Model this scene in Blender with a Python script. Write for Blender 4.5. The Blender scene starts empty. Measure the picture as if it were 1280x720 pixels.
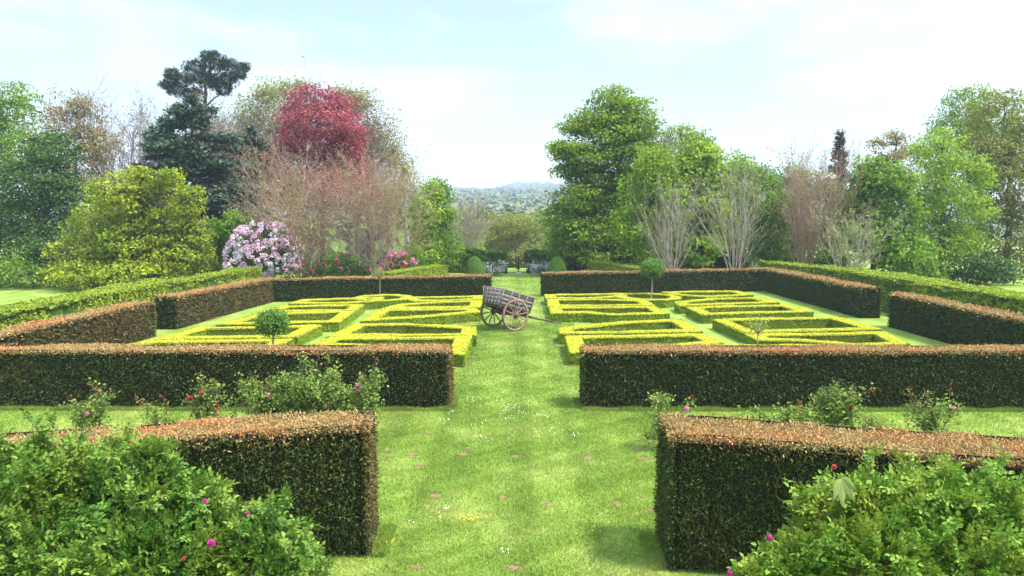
import bpy, math, random
import numpy as np
from mathutils import Vector, Matrix

random.seed(5)
R = np.random.default_rng(11)
scene = bpy.context.scene
COL = scene.collection

# ------------------------------------------------------------------ camera
F_PX = 950.0                       # focal length in pixels of a 1280 px wide frame
cam_d = bpy.data.cameras.new('camera')
cam = bpy.data.objects.new('camera', cam_d)
COL.objects.link(cam)
cam_d.sensor_width = 36.0
cam_d.lens = 36.0 * F_PX / 1280.0
cam_d.clip_start = 0.1
cam_d.clip_end = 6000
PITCH = math.atan(95 / F_PX)
cam.location = (0, 0, 5.0)
cam.rotation_euler = (math.pi / 2 - PITCH, 0, math.radians(0.30))
scene.camera = cam

# ------------------------------------------------------------------ light
SUN_DIR = Vector((0.48, -0.15, 0.86)).normalized()        # towards the sun
elev = math.asin(SUN_DIR.z)
azim = math.atan2(SUN_DIR.x, SUN_DIR.y)
world = bpy.data.worlds.new('World')
scene.world = world
world.use_nodes = True
wn, wl = world.node_tree.nodes, world.node_tree.links
wn.clear()
w_out = wn.new('ShaderNodeOutputWorld')
w_bg = wn.new('ShaderNodeBackground')
w_bg.inputs['Strength'].default_value = 0.078
sky = wn.new('ShaderNodeTexSky')
sky.sky_type = 'NISHITA'
sky.sun_disc = False
sky.sun_elevation = elev
sky.sun_rotation = azim
sky.air_density = 1.0
sky.dust_density = 1.2
sky.ozone_density = 1.0
w_tc = wn.new('ShaderNodeTexCoord')
w_map = wn.new('ShaderNodeMapping')
w_map.inputs['Scale'].default_value = (1.6, 1.6, 5.5)
w_map.inputs['Location'].default_value = (0.35, 0.0, 0.1)
w_noise = wn.new('ShaderNodeTexNoise')
w_noise.inputs['Scale'].default_value = 1.7
w_noise.inputs['Detail'].default_value = 6
w_noise.inputs['Roughness'].default_value = 0.55
w_ramp = wn.new('ShaderNodeValToRGB')
w_ramp.color_ramp.elements[0].position = 0.43
w_ramp.color_ramp.elements[0].color = (0.22, 0.22, 0.22, 1)
w_ramp.color_ramp.elements[1].position = 0.60
w_ramp.color_ramp.elements[1].color = (0.95, 0.95, 0.95, 1)
w_mix = wn.new('ShaderNodeMixRGB')
w_mix.inputs['Color2'].default_value = (4.2, 5.0, 5.15, 1)       # thin white high cloud
wl.new(w_tc.outputs['Generated'], w_map.inputs['Vector'])
wl.new(w_map.outputs['Vector'], w_noise.inputs['Vector'])
wl.new(w_noise.outputs['Fac'], w_ramp.inputs['Fac'])
wl.new(w_ramp.outputs['Color'], w_mix.inputs['Fac'])
wl.new(sky.outputs['Color'], w_mix.inputs['Color1'])
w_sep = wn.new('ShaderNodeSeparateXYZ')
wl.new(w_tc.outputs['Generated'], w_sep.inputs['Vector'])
w_rng = wn.new('ShaderNodeMapRange')                              # sky above the frame brightened, added as fill light
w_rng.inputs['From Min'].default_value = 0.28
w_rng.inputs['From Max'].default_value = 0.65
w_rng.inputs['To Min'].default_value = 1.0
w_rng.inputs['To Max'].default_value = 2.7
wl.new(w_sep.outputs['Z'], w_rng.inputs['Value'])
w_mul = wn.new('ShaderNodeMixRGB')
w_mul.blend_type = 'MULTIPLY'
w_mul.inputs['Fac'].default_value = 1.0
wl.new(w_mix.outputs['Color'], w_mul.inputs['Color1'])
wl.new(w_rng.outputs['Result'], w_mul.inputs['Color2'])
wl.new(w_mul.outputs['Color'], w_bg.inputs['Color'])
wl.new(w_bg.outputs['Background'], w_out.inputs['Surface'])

sun_d = bpy.data.lights.new('sun', 'SUN')
sun = bpy.data.objects.new('sun', sun_d)
COL.objects.link(sun)
sun_d.energy = 2.6
sun_d.angle = math.radians(8.0)
sun_d.color = (1.0, 0.955, 0.87)
sun.rotation_euler = SUN_DIR.to_track_quat('Z', 'Y').to_euler()

scene.view_settings.view_transform = 'Standard'
scene.view_settings.look = 'None'
scene.view_settings.exposure = 1.72
scene.view_settings.gamma = 1.0
scene.view_settings.use_curve_mapping = False
scene.cycles.max_bounces = 6
scene.cycles.diffuse_bounces = 3
scene.cycles.transmission_bounces = 3
scene.cycles.volume_bounces = 0
scene.cycles.use_denoising = True

# ------------------------------------------------------------------ measuring helpers
_M = cam.rotation_euler.to_matrix()


def ray(px, py):
    return _M @ Vector(((px - 640) / F_PX, -(py - 360) / F_PX, -1.0))


def ground_at(px, py, z=0.0):
    d = ray(px, py)
    t = (z - 5.0) / d.z
    return np.array((d.x * t, d.y * t, z))


def at(px, py, Y):
    d = ray(px, py)
    t = Y / d.y
    return np.array((d.x * t, Y, 5.0 + d.z * t))


def hz(Y):                          # height of the land at distance Y
    return np.interp(Y, [-100, 66, 90, 140, 250, 400, 600, 1000, 1500, 2000, 2600],
                     [0, 0, -1.6, -7, -10, -9, -2, 14, 34, 44, 40])


# ------------------------------------------------------------------ mesh helpers
def norm(a):
    return a / np.maximum(np.linalg.norm(a, axis=-1, keepdims=True), 1e-9)


class MB:
    """collects vertex and face arrays; build() links them as ONE mesh object"""
    def __init__(self):
        self.V, self.L, self.S, self.M, self.n = [], [], [], [], 0

    def add(self, V, F, m=0):
        V = np.asarray(V, dtype=np.float32).reshape(-1, 3)
        F = np.asarray(F, dtype=np.int32)
        if len(F) == 0:
            return self
        self.V.append(V)
        self.L.append((F + self.n).ravel())
        self.S.append(np.full(len(F), F.shape[1], dtype=np.int32))
        self.M.append(np.full(len(F), m, dtype=np.int32) if np.isscalar(m) else np.asarray(m, dtype=np.int32))
        self.n += len(V)
        return self

    def box(self, c, s, rot=None, m=0, taper=1.0):
        c = np.asarray(c, float)
        h = np.asarray(s, float) / 2
        V = np.array([[x, y, z] for z in (-1, 1) for y in (-1, 1) for x in (-1, 1)], float)
        V[V[:, 2] > 0, :2] *= taper
        V = V * h
        if rot is not None:
            V = V @ np.array(rot).T
        F = [[0, 2, 3, 1], [4, 5, 7, 6], [0, 1, 5, 4], [2, 6, 7, 3], [0, 4, 6, 2], [1, 3, 7, 5]]
        return self.add(V + c, F, m)

    def tubes(self, segs, n=3, m=0):
        if len(segs) == 0:
            return self
        A = np.array([np.r_[s[0], s[1], s[2], s[3]] for s in segs], float)
        p0, p1, r0, r1 = A[:, :3], A[:, 3:6], A[:, 6], A[:, 7]
        d = norm(p1 - p0)
        ref = np.where(np.abs(d[:, 2:3]) > 0.9, np.array([[1.0, 0, 0]]), np.array([[0, 0, 1.0]]))
        u = norm(np.cross(d, ref))
        v = np.cross(d, u)
        a = np.arange(n) * 2 * math.pi / n
        ring = np.cos(a)[None, :, None] * u[:, None, :] + np.sin(a)[None, :, None] * v[:, None, :]
        V = np.concatenate([p0[:, None] + ring * r0[:, None, None], p1[:, None] + ring * r1[:, None, None]], 1)
        k = len(segs)
        base = (np.arange(k) * 2 * n)[:, None, None]
        i = np.arange(n)
        j = (i + 1) % n
        f = np.stack([i, j, j + n, i + n], 1)[None]
        self.add(V.reshape(-1, 3), (f + base).reshape(-1, 4), m)
        return self

    def lathe(self, c, axis, prof, n=24, m=0):
        """prof: list of (along axis, radius), closed if the first equals the last"""
        c, axis = np.asarray(c, float), norm(np.asarray(axis, float))
        ref = np.array([0, 0, 1.0]) if abs(axis[2]) < 0.9 else np.array([1.0, 0, 0])
        u = norm(np.cross(axis, ref))
        v = np.cross(axis, u)
        a = np.arange(n) * 2 * math.pi / n
        ring = np.cos(a)[:, None] * u + np.sin(a)[:, None] * v
        V = np.concatenate([c + axis * h + ring * r for h, r in prof])
        F = []
        for k in range(len(prof) - 1):
            for i in range(n):
                j = (i + 1) % n
                F.append([k * n + i, k * n + j, (k + 1) * n + j, (k + 1) * n + i])
        return self.add(V, F, m)

    def build(self, name, mats, parent=None, origin=None, smooth=False):
        me = bpy.data.meshes.new(name)
        V = np.concatenate(self.V)
        if origin is not None:
            V = V - np.asarray(origin, dtype=np.float32)
        L, S, M = np.concatenate(self.L), np.concatenate(self.S), np.concatenate(self.M)
        me.vertices.add(len(V))
        me.vertices.foreach_set('co', V.astype(np.float32).ravel())
        me.loops.add(len(L))
        me.loops.foreach_set('vertex_index', L.astype(np.int32))
        me.polygons.add(len(S))
        st = np.zeros(len(S), dtype=np.int32)
        st[1:] = np.cumsum(S)[:-1]
        me.polygons.foreach_set('loop_start', st)
        me.polygons.foreach_set('material_index', M)
        if smooth:
            me.polygons.foreach_set('use_smooth', np.ones(len(S), dtype=bool))
        me.update(calc_edges=True)
        for mt in (mats if isinstance(mats, (list, tuple)) else [mats]):
            me.materials.append(mt)
        o = bpy.data.objects.new(name, me)
        COL.objects.link(o)
        if parent is not None:
            o.parent = parent
        elif origin is not None:
            o.location = origin
        return o


def thing(name, label, cat, loc=(0, 0, 0), rotz=0.0, group=None):
    o = bpy.data.objects.new(name, None)
    o.empty_display_size = 0.3
    COL.objects.link(o)
    o.location = [float(v) for v in loc]
    o.rotation_euler = (0, 0, rotz)
    return tag(o, label, cat, group)


def tag(o, label=None, cat=None, group=None, kind=None):
    if label:
        o['label'] = label
    if cat:
        o['category'] = cat
    if group:
        o['group'] = group
    if kind:
        o['kind'] = kind
    return o


def leaves(P, N, L, W, loose=0.8, cup=0.12):
    """diamond leaves lying about the surface normal N"""
    k = len(P)
    n = norm(N + loose * R.normal(size=(k, 3)))
    a = R.normal(size=(k, 3))
    a = norm(a - n * np.sum(a * n, 1, keepdims=True))
    b = np.cross(n, a)
    s = R.uniform(0.7, 1.25, size=(k, 1))
    a, b = a * L * s / 2, b * W * s / 2
    up = n * W * cup * s
    V = np.stack([P - a, P + b + up, P + a, P - b + up], 1).reshape(-1, 3)
    return V, np.arange(4 * k).reshape(-1, 4)


def sprigs(P, N, L, W, out=0.6, loose=0.7):
    """narrow leaves that point outwards along N"""
    k = len(P)
    a = norm(N * out + loose * R.normal(size=(k, 3)))
    b = norm(np.cross(a, R.normal(size=(k, 3))))
    s = R.uniform(0.6, 1.3, size=(k, 1))
    a, b = a * L * s, b * W * s / 2
    V = np.stack([P, P + a * 0.45 + b, P + a, P + a * 0.45 - b], 1).reshape(-1, 3)
    return V, np.arange(4 * k).reshape(-1, 4)


def wob(P, f=1.0):
    x, y, z = P[:, 0] * f, P[:, 1] * f, P[:, 2] * f
    return (np.sin(1.7 * x + 0.9 * y + 2.1 * z) + np.sin(3.1 * y - 2.3 * x + 1.1 * z + 1.3) + np.sin(4.3 * z + 2.9 * x + 0.5)) / 3


# ------------------------------------------------------------------ materials
def new_mat(name):
    m = bpy.data.materials.new(name)
    m.use_nodes = True
    nt = m.node_tree
    nt.nodes.clear()
    o = nt.nodes.new('ShaderNodeOutputMaterial')
    return m, nt.nodes, nt.links, o


def ramp(N, stops):
    r = N.new('ShaderNodeValToRGB')
    e = r.color_ramp.elements
    while len(e) < len(stops):
        e.new(0.5)
    for i, (p, c) in enumerate(stops):
        e[i].position = p
        e[i].color = (*c, 1) if len(c) == 3 else c
    return r


def noise(N, Lk, vec, scale, detail=3, rough=0.55):
    t = N.new('ShaderNodeTexNoise')
    t.inputs['Scale'].default_value = scale
    t.inputs['Detail'].default_value = detail
    t.inputs['Roughness'].default_value = rough
    Lk.new(vec, t.inputs['Vector'])
    return t


def leaf_mat(name, c1, c2, c3=None, scale=0.7, amount=(0.45, 0.62), trans=0.28, rough=0.6, spec=0.15):
    m, N, L, out = new_mat(name)
    g = N.new('ShaderNodeNewGeometry')
    r = ramp(N, [(0.0, c1), (1.0, c2)])
    L.new(g.outputs['Random Per Island'], r.inputs['Fac'])
    col = r.outputs['Color']
    if c3:
        t = noise(N, L, g.outputs['Position'], scale, 3)
        f = ramp(N, [(amount[0], (0, 0, 0)), (amount[1], (1, 1, 1))])
        L.new(t.outputs['Fac'], f.inputs['Fac'])
        mx = N.new('ShaderNodeMixRGB')
        L.new(f.outputs['Color'], mx.inputs['Fac'])
        L.new(col, mx.inputs['Color1'])
        v = N.new('ShaderNodeMixRGB')
        v.blend_type = 'MULTIPLY'
        v.inputs['Fac'].default_value = 0.5
        rr = ramp(N, [(0, (0.55, 0.55, 0.55)), (1, (1.3, 1.3, 1.3))])
        L.new(g.outputs['Random Per Island'], rr.inputs['Fac'])
        v.inputs['Color1'].default_value = (*c3, 1)
        L.new(rr.outputs['Color'], v.inputs['Color2'])
        L.new(v.outputs['Color'], mx.inputs['Color2'])
        col = mx.outputs['Color']
    b = N.new('ShaderNodeBsdfPrincipled')
    b.inputs['Roughness'].default_value = rough
    b.inputs['Specular IOR Level'].default_value = spec
    L.new(col, b.inputs['Base Color'])
    if trans > 0:
        tr = N.new('ShaderNodeBsdfTranslucent')
        L.new(col, tr.inputs['Color'])
        ms = N.new('ShaderNodeMixShader')
        ms.inputs['Fac'].default_value = trans
        L.new(b.outputs['BSDF'], ms.inputs[1])
        L.new(tr.outputs['BSDF'], ms.inputs[2])
        L.new(ms.outputs['Shader'], out.inputs['Surface'])
    else:
        L.new(b.outputs['BSDF'], out.inputs['Surface'])
    return m


def rough_mat(name, c1, c2, scale=6, stretch=(1, 1, 1), bump=0.3, rough=0.85, metal=0.0):
    m, N, L, out = new_mat(name)
    tc = N.new('ShaderNodeTexCoord')
    mp = N.new('ShaderNodeMapping')
    mp.inputs['Scale'].default_value = stretch
    L.new(tc.outputs['Object'], mp.inputs['Vector'])
    t = noise(N, L, mp.outputs['Vector'], scale, 5, 0.65)
    r = ramp(N, [(0.3, c1), (0.7, c2)])
    L.new(t.outputs['Fac'], r.inputs['Fac'])
    b = N.new('ShaderNodeBsdfPrincipled')
    b.inputs['Roughness'].default_value = rough
    b.inputs['Metallic'].default_value = metal
    b.inputs['Specular IOR Level'].default_value = 0.25
    L.new(r.outputs['Color'], b.inputs['Base Color'])
    bp = N.new('ShaderNodeBump')
    bp.inputs['Strength'].default_value = bump
    bp.inputs['Distance'].default_value = 0.02
    L.new(t.outputs['Fac'], bp.inputs['Height'])
    L.new(bp.outputs['Normal'], b.inputs['Normal'])
    L.new(b.outputs['BSDF'], out.inputs['Surface'])
    return m


def grass_color(N, L):
    """lawn colour from where on the lawn it is: patches, dry wisps, faint mowing stripes along the walk"""
    g = N.new('ShaderNodeNewGeometry')
    pos = g.outputs['Position']
    n1 = noise(N, L, pos, 0.55, 5, 0.6)
    r1 = ramp(N, [(0.34, (0.120, 0.198, 0.026)), (0.52, (0.172, 0.252, 0.040)), (0.70, (0.255, 0.310, 0.078))])
    L.new(n1.outputs['Fac'], r1.inputs['Fac'])
    mp = N.new('ShaderNodeMapping')
    mp.inputs['Scale'].default_value = (0.5, 1.0, 1)
    L.new(pos, mp.inputs['Vector'])
    n2 = noise(N, L, mp.outputs['Vector'], 2.6, 6, 0.7)
    f2 = ramp(N, [(0.56, (0, 0, 0)), (0.76, (0.75, 0.75, 0.75))])
    L.new(n2.outputs['Fac'], f2.inputs['Fac'])
    m1 = N.new('ShaderNodeMixRGB')
    m1.inputs['Color2'].default_value = (0.30, 0.32, 0.085, 1)
    L.new(f2.outputs['Color'], m1.inputs['Fac'])
    L.new(r1.outputs['Color'], m1.inputs['Color1'])
    n3 = noise(N, L, pos, 9.0, 4, 0.7)
    f3 = ramp(N, [(0.30, (0.84, 0.85, 0.82)), (0.70, (1.18, 1.16, 1.15))])
    L.new(n3.outputs['Fac'], f3.inputs['Fac'])
    m2 = N.new('ShaderNodeMixRGB')
    m2.blend_type = 'MULTIPLY'
    m2.inputs['Fac'].default_value = 1.0
    L.new(m1.outputs['Color'], m2.inputs['Color1'])
    L.new(f3.outputs['Color'], m2.inputs['Color2'])
    wv = N.new('ShaderNodeTexWave')
    wv.bands_direction = 'X'
    wv.inputs['Scale'].default_value = 0.22
    wv.inputs['Distortion'].default_value = 0.5
    wv.inputs['Detail'].default_value = 2
    wv.inputs['Detail Scale'].default_value = 0.6
    L.new(pos, wv.inputs['Vector'])
    f4 = ramp(N, [(0.30, (0.95, 0.95, 0.95)), (0.70, (1.08, 1.05, 1.06))])
    L.new(wv.outputs['Fac'], f4.inputs['Fac'])
    m3 = N.new('ShaderNodeMixRGB')
    m3.blend_type = 'MULTIPLY'
    m3.inputs['Fac'].default_value = 1.0
    L.new(m2.outputs['Color'], m3.inputs['Color1'])
    L.new(f4.outputs['Color'], m3.inputs['Color2'])
    return m3.outputs['Color'], g, n3


def ground_mat():
    m, N, L, out = new_mat('lawn')
    col, g, n3 = grass_color(N, L)
    b = N.new('ShaderNodeBsdfPrincipled')
    b.inputs['Roughness'].default_value = 0.9
    b.inputs['Specular IOR Level'].default_value = 0.15
    L.new(col, b.inputs['Base Color'])
    nb = noise(N, L, g.outputs['Position'], 38, 4, 0.8)
    bp = N.new('ShaderNodeBump')
    bp.inputs['Strength'].default_value = 0.55
    bp.inputs['Distance'].default_value = 0.05
    L.new(nb.outputs['Fac'], bp.inputs['Height'])
    L.new(bp.outputs['Normal'], b.inputs['Normal'])
    L.new(b.outputs['BSDF'], out.inputs['Surface'])
    return m


def blade_mat():
    m, N, L, out = new_mat('grass_blades')
    col, g, n3 = grass_color(N, L)
    rr = ramp(N, [(0, (0.95, 0.95, 0.95)), (1, (1.4, 1.36, 1.25))])
    L.new(g.outputs['Random Per Island'], rr.inputs['Fac'])
    mx = N.new('ShaderNodeMixRGB')
    mx.blend_type = 'MULTIPLY'
    mx.inputs['Fac'].default_value = 1
    L.new(col, mx.inputs['Color1'])
    L.new(rr.outputs['Color'], mx.inputs['Color2'])
    b = N.new('ShaderNodeBsdfPrincipled')
    b.inputs['Roughness'].default_value = 0.6
    b.inputs['Specular IOR Level'].default_value = 0.2
    L.new(mx.outputs['Color'], b.inputs['Base Color'])
    tr = N.new('ShaderNodeBsdfTranslucent')
    L.new(mx.outputs['Color'], tr.inputs['Color'])
    ms = N.new('ShaderNodeMixShader')
    ms.inputs['Fac'].default_value = 0.4
    L.new(b.outputs['BSDF'], ms.inputs[1])
    L.new(tr.outputs['BSDF'], ms.inputs[2])
    L.new(ms.outputs['Shader'], out.inputs['Surface'])
    return m


M = {}
M['lawn'] = ground_mat()
M['blade'] = blade_mat()
M['soil'] = rough_mat('bare_soil', (0.10, 0.065, 0.035), (0.25, 0.155, 0.088), 22, bump=0.6)
M['bed_soil'] = rough_mat('bed_soil', (0.05, 0.032, 0.022), (0.12, 0.075, 0.05), 12, bump=0.8)
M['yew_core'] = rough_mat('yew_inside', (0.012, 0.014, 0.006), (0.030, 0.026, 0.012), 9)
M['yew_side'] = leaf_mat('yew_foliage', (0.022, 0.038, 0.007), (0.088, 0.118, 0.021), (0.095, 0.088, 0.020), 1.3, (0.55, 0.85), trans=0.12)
M['yew_sunlit'] = leaf_mat('yew_sunlit_rusty_foliage', (0.055, 0.060, 0.018), (0.14, 0.115, 0.04), (0.18, 0.10, 0.03), 1.6, (0.46, 0.74), trans=0.15)  # rusty growth, with sunlit warmth painted into the leaf colour
M['yew_top'] = leaf_mat('yew_new_growth', (0.24, 0.18, 0.06), (0.50, 0.32, 0.135), (0.50, 0.22, 0.09), 0.8, (0.47, 0.70), trans=0.15)
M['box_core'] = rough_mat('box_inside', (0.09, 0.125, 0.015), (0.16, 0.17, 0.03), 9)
M['box_side'] = leaf_mat('box_foliage', (0.15, 0.26, 0.016), (0.35, 0.47, 0.030), (0.22, 0.27, 0.03), 1.1, (0.50, 0.74), trans=0.22)
M['box_top'] = leaf_mat('box_golden_tips', (0.42, 0.42, 0.030), (0.66, 0.62, 0.065), (0.40, 0.46, 0.05), 2.0, (0.5, 0.8), trans=0.25)
M['privet'] = leaf_mat('privet_leaves', (0.16, 0.24, 0.02), (0.36, 0.42, 0.05), None, trans=0.3)
M['bark'] = rough_mat('grey_brown_bark', (0.055, 0.042, 0.032), (0.15, 0.12, 0.095), 3, (1, 1, 0.3), 0.5)
M['bark_pale'] = rough_mat('pale_grey_bark', (0.20, 0.165, 0.13), (0.40, 0.355, 0.30), 3, (1, 1, 0.3), 0.4)
M['bark_red'] = rough_mat('reddish_twigs', (0.22, 0.135, 0.11), (0.42, 0.28, 0.235), 2, (1, 1, 0.4), 0.3)
M['bark_mauve'] = rough_mat('mauve_twigs', (0.13, 0.095, 0.10), (0.26, 0.20, 0.20), 2, (1, 1, 0.4), 0.3)
M['stem_rose'] = rough_mat('rose_stems', (0.09, 0.045, 0.025), (0.17, 0.10, 0.055), 6)
M['beech'] = leaf_mat('fresh_beech_leaves', (0.115, 0.205, 0.012), (0.30, 0.41, 0.032), (0.15, 0.23, 0.02), 0.35, trans=0.4)
M['lime'] = leaf_mat('lime_green_leaves', (0.17, 0.29, 0.018), (0.36, 0.49, 0.045), (0.17, 0.27, 0.02), 0.4, trans=0.4)
M['mid'] = leaf_mat('mid_green_leaves', (0.085, 0.185, 0.012), (0.23, 0.36, 0.030), (0.11, 0.19, 0.02), 0.4, trans=0.38)
M['gold'] = leaf_mat('golden_green_leaves', (0.18, 0.235, 0.012), (0.41, 0.44, 0.030), (0.18, 0.25, 0.014), 0.5)
M['red'] = leaf_mat('copper_red_leaves', (0.21, 0.030, 0.045), (0.46, 0.10, 0.135), (0.30, 0.09, 0.09), 0.35, trans=0.3)
M['cedar'] = leaf_mat('blue_cedar_needles', (0.026, 0.054, 0.033), (0.095, 0.15, 0.09), (0.055, 0.085, 0.042), 0.3, trans=0.1)
M['pine'] = leaf_mat('dark_pine_needles', (0.018, 0.034, 0.020), (0.060, 0.085, 0.050), None, trans=0.08)
M['dark'] = leaf_mat('dark_evergreen_leaves', (0.026, 0.068, 0.010), (0.090, 0.165, 0.026), (0.05, 0.09, 0.015), 0.6, trans=0.2, rough=0.5)
M['laurel'] = leaf_mat('laurel_leaves', (0.05, 0.115, 0.012), (0.15, 0.25, 0.03), (0.08, 0.15, 0.02), 0.5, trans=0.25)
M['ball'] = leaf_mat('clipped_ball_leaves', (0.06, 0.15, 0.02), (0.17, 0.30, 0.05), None, trans=0.3)
M['olive'] = leaf_mat('olive_leaves', (0.13, 0.16, 0.022), (0.27, 0.29, 0.05), (0.19, 0.18, 0.05), 0.3)
M['bud'] = leaf_mat('opening_buds', (0.17, 0.16, 0.04), (0.33, 0.28, 0.10), (0.28, 0.20, 0.11), 0.4)
M['budgreen'] = leaf_mat('pale_opening_leaves', (0.20, 0.25, 0.05), (0.38, 0.42, 0.11), (0.28, 0.26, 0.12), 0.35)
M['budred'] = leaf_mat('bronze_opening_buds', (0.20, 0.13, 0.09), (0.34, 0.24, 0.18), None)
M['rose'] = leaf_mat('rose_leaves', (0.07, 0.17, 0.012), (0.20, 0.34, 0.040), (0.24, 0.32, 0.04), 1.8, trans=0.3, rough=0.45)
M['rosedark'] = leaf_mat('deep_rose_leaves', (0.045, 0.125, 0.012), (0.15, 0.28, 0.040), (0.19, 0.28, 0.04), 1.8, trans=0.3, rough=0.45)
M['roseback'] = leaf_mat('sparse_rose_leaves', (0.09, 0.17, 0.02), (0.27, 0.36, 0.07), (0.12, 0.15, 0.04), 1.4, trans=0.3)
M['rosered'] = leaf_mat('reddish_young_shoots', (0.22, 0.06, 0.03), (0.32, 0.14, 0.06), None)
M['pink'] = leaf_mat('pink_petals', (0.62, 0.14, 0.30), (0.80, 0.33, 0.50), None, trans=0.35)
M['magenta'] = leaf_mat('magenta_petals', (0.40, 0.03, 0.20), (0.60, 0.10, 0.33), None, trans=0.35)
M['redflower'] = leaf_mat('red_petals', (0.35, 0.03, 0.04), (0.52, 0.09, 0.08), None, trans=0.3)
M['rhodo'] = leaf_mat('lilac_pink_petals', (0.74, 0.44, 0.64), (0.90, 0.68, 0.80), (0.88, 0.76, 0.84), 0.8, trans=0.3)
M['greyleaf'] = leaf_mat('grey_flowering_shrub', (0.34, 0.34, 0.33), (0.62, 0.60, 0.60), (0.16, 0.24, 0.09), 1.5, trans=0.2)
M['white'] = leaf_mat('white_petals', (0.75, 0.75, 0.75), (0.85, 0.85, 0.85), None, trans=0.2)
M['yellow'] = leaf_mat('yellow_petals', (0.70, 0.50, 0.02), (0.80, 0.62, 0.04), None, trans=0.2)
M['cartwood'] = rough_mat('weathered_grey_planks', (0.10, 0.082, 0.075), (0.33, 0.285, 0.275), 5, (1.2, 9, 9), 0.5)
M['cartdark'] = rough_mat('dark_cart_timber', (0.055, 0.035, 0.028), (0.16, 0.105, 0.085), 6, (1, 5, 5), 0.4)
M['wheelwood'] = rough_mat('faded_wheel_paint', (0.13, 0.075, 0.055), (0.32, 0.225, 0.17), 7, bump=0.3)
M['rust'] = rough_mat('rusty_iron', (0.075, 0.045, 0.035), (0.22, 0.14, 0.11), 12, bump=0.3, rough=0.7, metal=0.3)
M['iron'] = rough_mat('black_iron', (0.012, 0.012, 0.016), (0.03, 0.03, 0.03), 12, bump=0.1, rough=0.5)
M['stone'] = rough_mat('pale_stone', (0.45, 0.43, 0.40), (0.65, 0.63, 0.60), 8)
M['hills'] = rough_mat('wooded_hill_floor', (0.05, 0.075, 0.02), (0.08, 0.10, 0.03), 0.02, bump=0.0)
M['farwood'] = None

# ------------------------------------------------------------------ ground and far land
xs = np.unique(np.r_[np.linspace(-800, -60, 30), np.linspace(-60, 60, 61), np.linspace(60, 800, 30)])
ys = np.unique(np.r_[np.linspace(-25, 110, 91), np.linspace(110, 400, 40)])
GX, GY = np.meshgrid(xs, ys)
GZ = hz(GY) + 0.0
V = np.stack([GX, GY, GZ], -1).reshape(-1, 3)
nx, ny = len(xs), len(ys)
I = (np.arange(ny - 1)[:, None] * nx + np.arange(nx - 1)[None]).ravel()
tag(MB().add(V, np.stack([I, I + 1, I + nx + 1, I + nx], 1)).build('ground', M['lawn'], smooth=True), kind='structure')

ys = np.linspace(400, 2200, 70)
xs = np.linspace(-800, 800, 70)
GX, GY = np.meshgrid(xs, ys)


def hillz(X, Y):
    r = hz(Y) + np.clip((Y - 500) / 900, 0, 1) * (5 * np.sin(X / 130 + 0.6) + 4 * np.sin(X / 61 + Y / 300))
    return r + 13 * np.exp(-((X - 20) / 75) ** 2 - ((Y - 2000) / 160) ** 2)


V = np.stack([GX, GY, hillz(GX, GY)], -1).reshape(-1, 3)
nx, ny = len(xs), len(ys)
I = (np.arange(ny - 1)[:, None] * nx + np.arange(nx - 1)[None]).ravel()
tag(MB().add(V, np.stack([I, I + 1, I + nx + 1, I + nx], 1)).build('hills', M['hills'], smooth=True), kind='structure')


def farwood_mat():
    m, N, L, out = new_mat('mixed_spring_woodland')
    g = N.new('ShaderNodeNewGeometry')
    t = noise(N, L, g.outputs['Position'], 0.03, 1, 0.4)
    r = ramp(N, [(0.30, (0.075, 0.125, 0.025)), (0.42, (0.125, 0.165, 0.04)), (0.50, (0.14, 0.125, 0.085)), (0.58, (0.085, 0.14, 0.03)), (0.70, (0.16, 0.165, 0.06))])
    L.new(t.outputs['Fac'], r.inputs['Fac'])
    rr = ramp(N, [(0, (0.85, 0.85, 0.85)), (1, (1.2, 1.2, 1.2))])
    L.new(g.outputs['Random Per Island'], rr.inputs['Fac'])
    mx = N.new('ShaderNodeMixRGB')
    mx.blend_type = 'MULTIPLY'
    mx.inputs['Fac'].default_value = 1
    L.new(r.outputs['Color'], mx.inputs['Color1'])
    L.new(rr.outputs['Color'], mx.inputs['Color2'])
    b = N.new('ShaderNodeBsdfDiffuse')
    L.new(mx.outputs['Color'], b.inputs['Color'])
    L.new(b.outputs['BSDF'], out.inputs['Surface'])
    return m


M['farwood'] = farwood_mat()


def crown_cloud(C, RX, RZ, k, size, mb, m=0):
    """k leaf clumps over the upper surface of each far crown"""
    n = len(C)
    d = R.normal(size=(n, k, 3))
    d[..., 2] = np.abs(d[..., 2]) * 1.0 - 0.15
    d = norm(d)
    rad = np.stack([RX, RX, RZ], 1)[:, None, :] * R.uniform(0.78, 1.05, size=(n, k, 1))
    lump = 1 + 0.16 * np.sin(d[..., :1] * 5 + C[:, None, :1]) * np.sin(d[..., 1:2] * 5 + C[:, None, 1:2])
    P = C[:, None, :] + d * rad * lump
    s = np.repeat(size[:, None], k, 1).reshape(-1, 1)
    N_ = d.reshape(-1, 3)
    Vv, Ff = leaves(P.reshape(-1, 3), N_, s, s * 0.8, 0.22)
    mb.add(Vv, Ff, m)


mb = MB()
nfar = 4200
Y = 150 + (2150 - 150) * R.uniform(size=nfar) ** 1.25
X = (R.uniform(-1, 1, size=nfar)) * (0.17 * Y + 25)
rx = R.uniform(5.0, 11, size=nfar) * np.interp(Y, [150, 400, 2000], [0.75, 1.0, 1.5])
gz = np.where(Y < 400, hz(Y), hillz(X, Y))
C = np.stack([X, Y, gz + rx * 0.45], 1)
crown_cloud(C, rx, rx * R.uniform(0.75, 1.1, size=nfar), 95, rx * 0.42, mb)
tag(mb.build('far_woodland', M['farwood']), 'mixed spring woodland covering the valley and far hills', 'woodland', kind='stuff')

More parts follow.
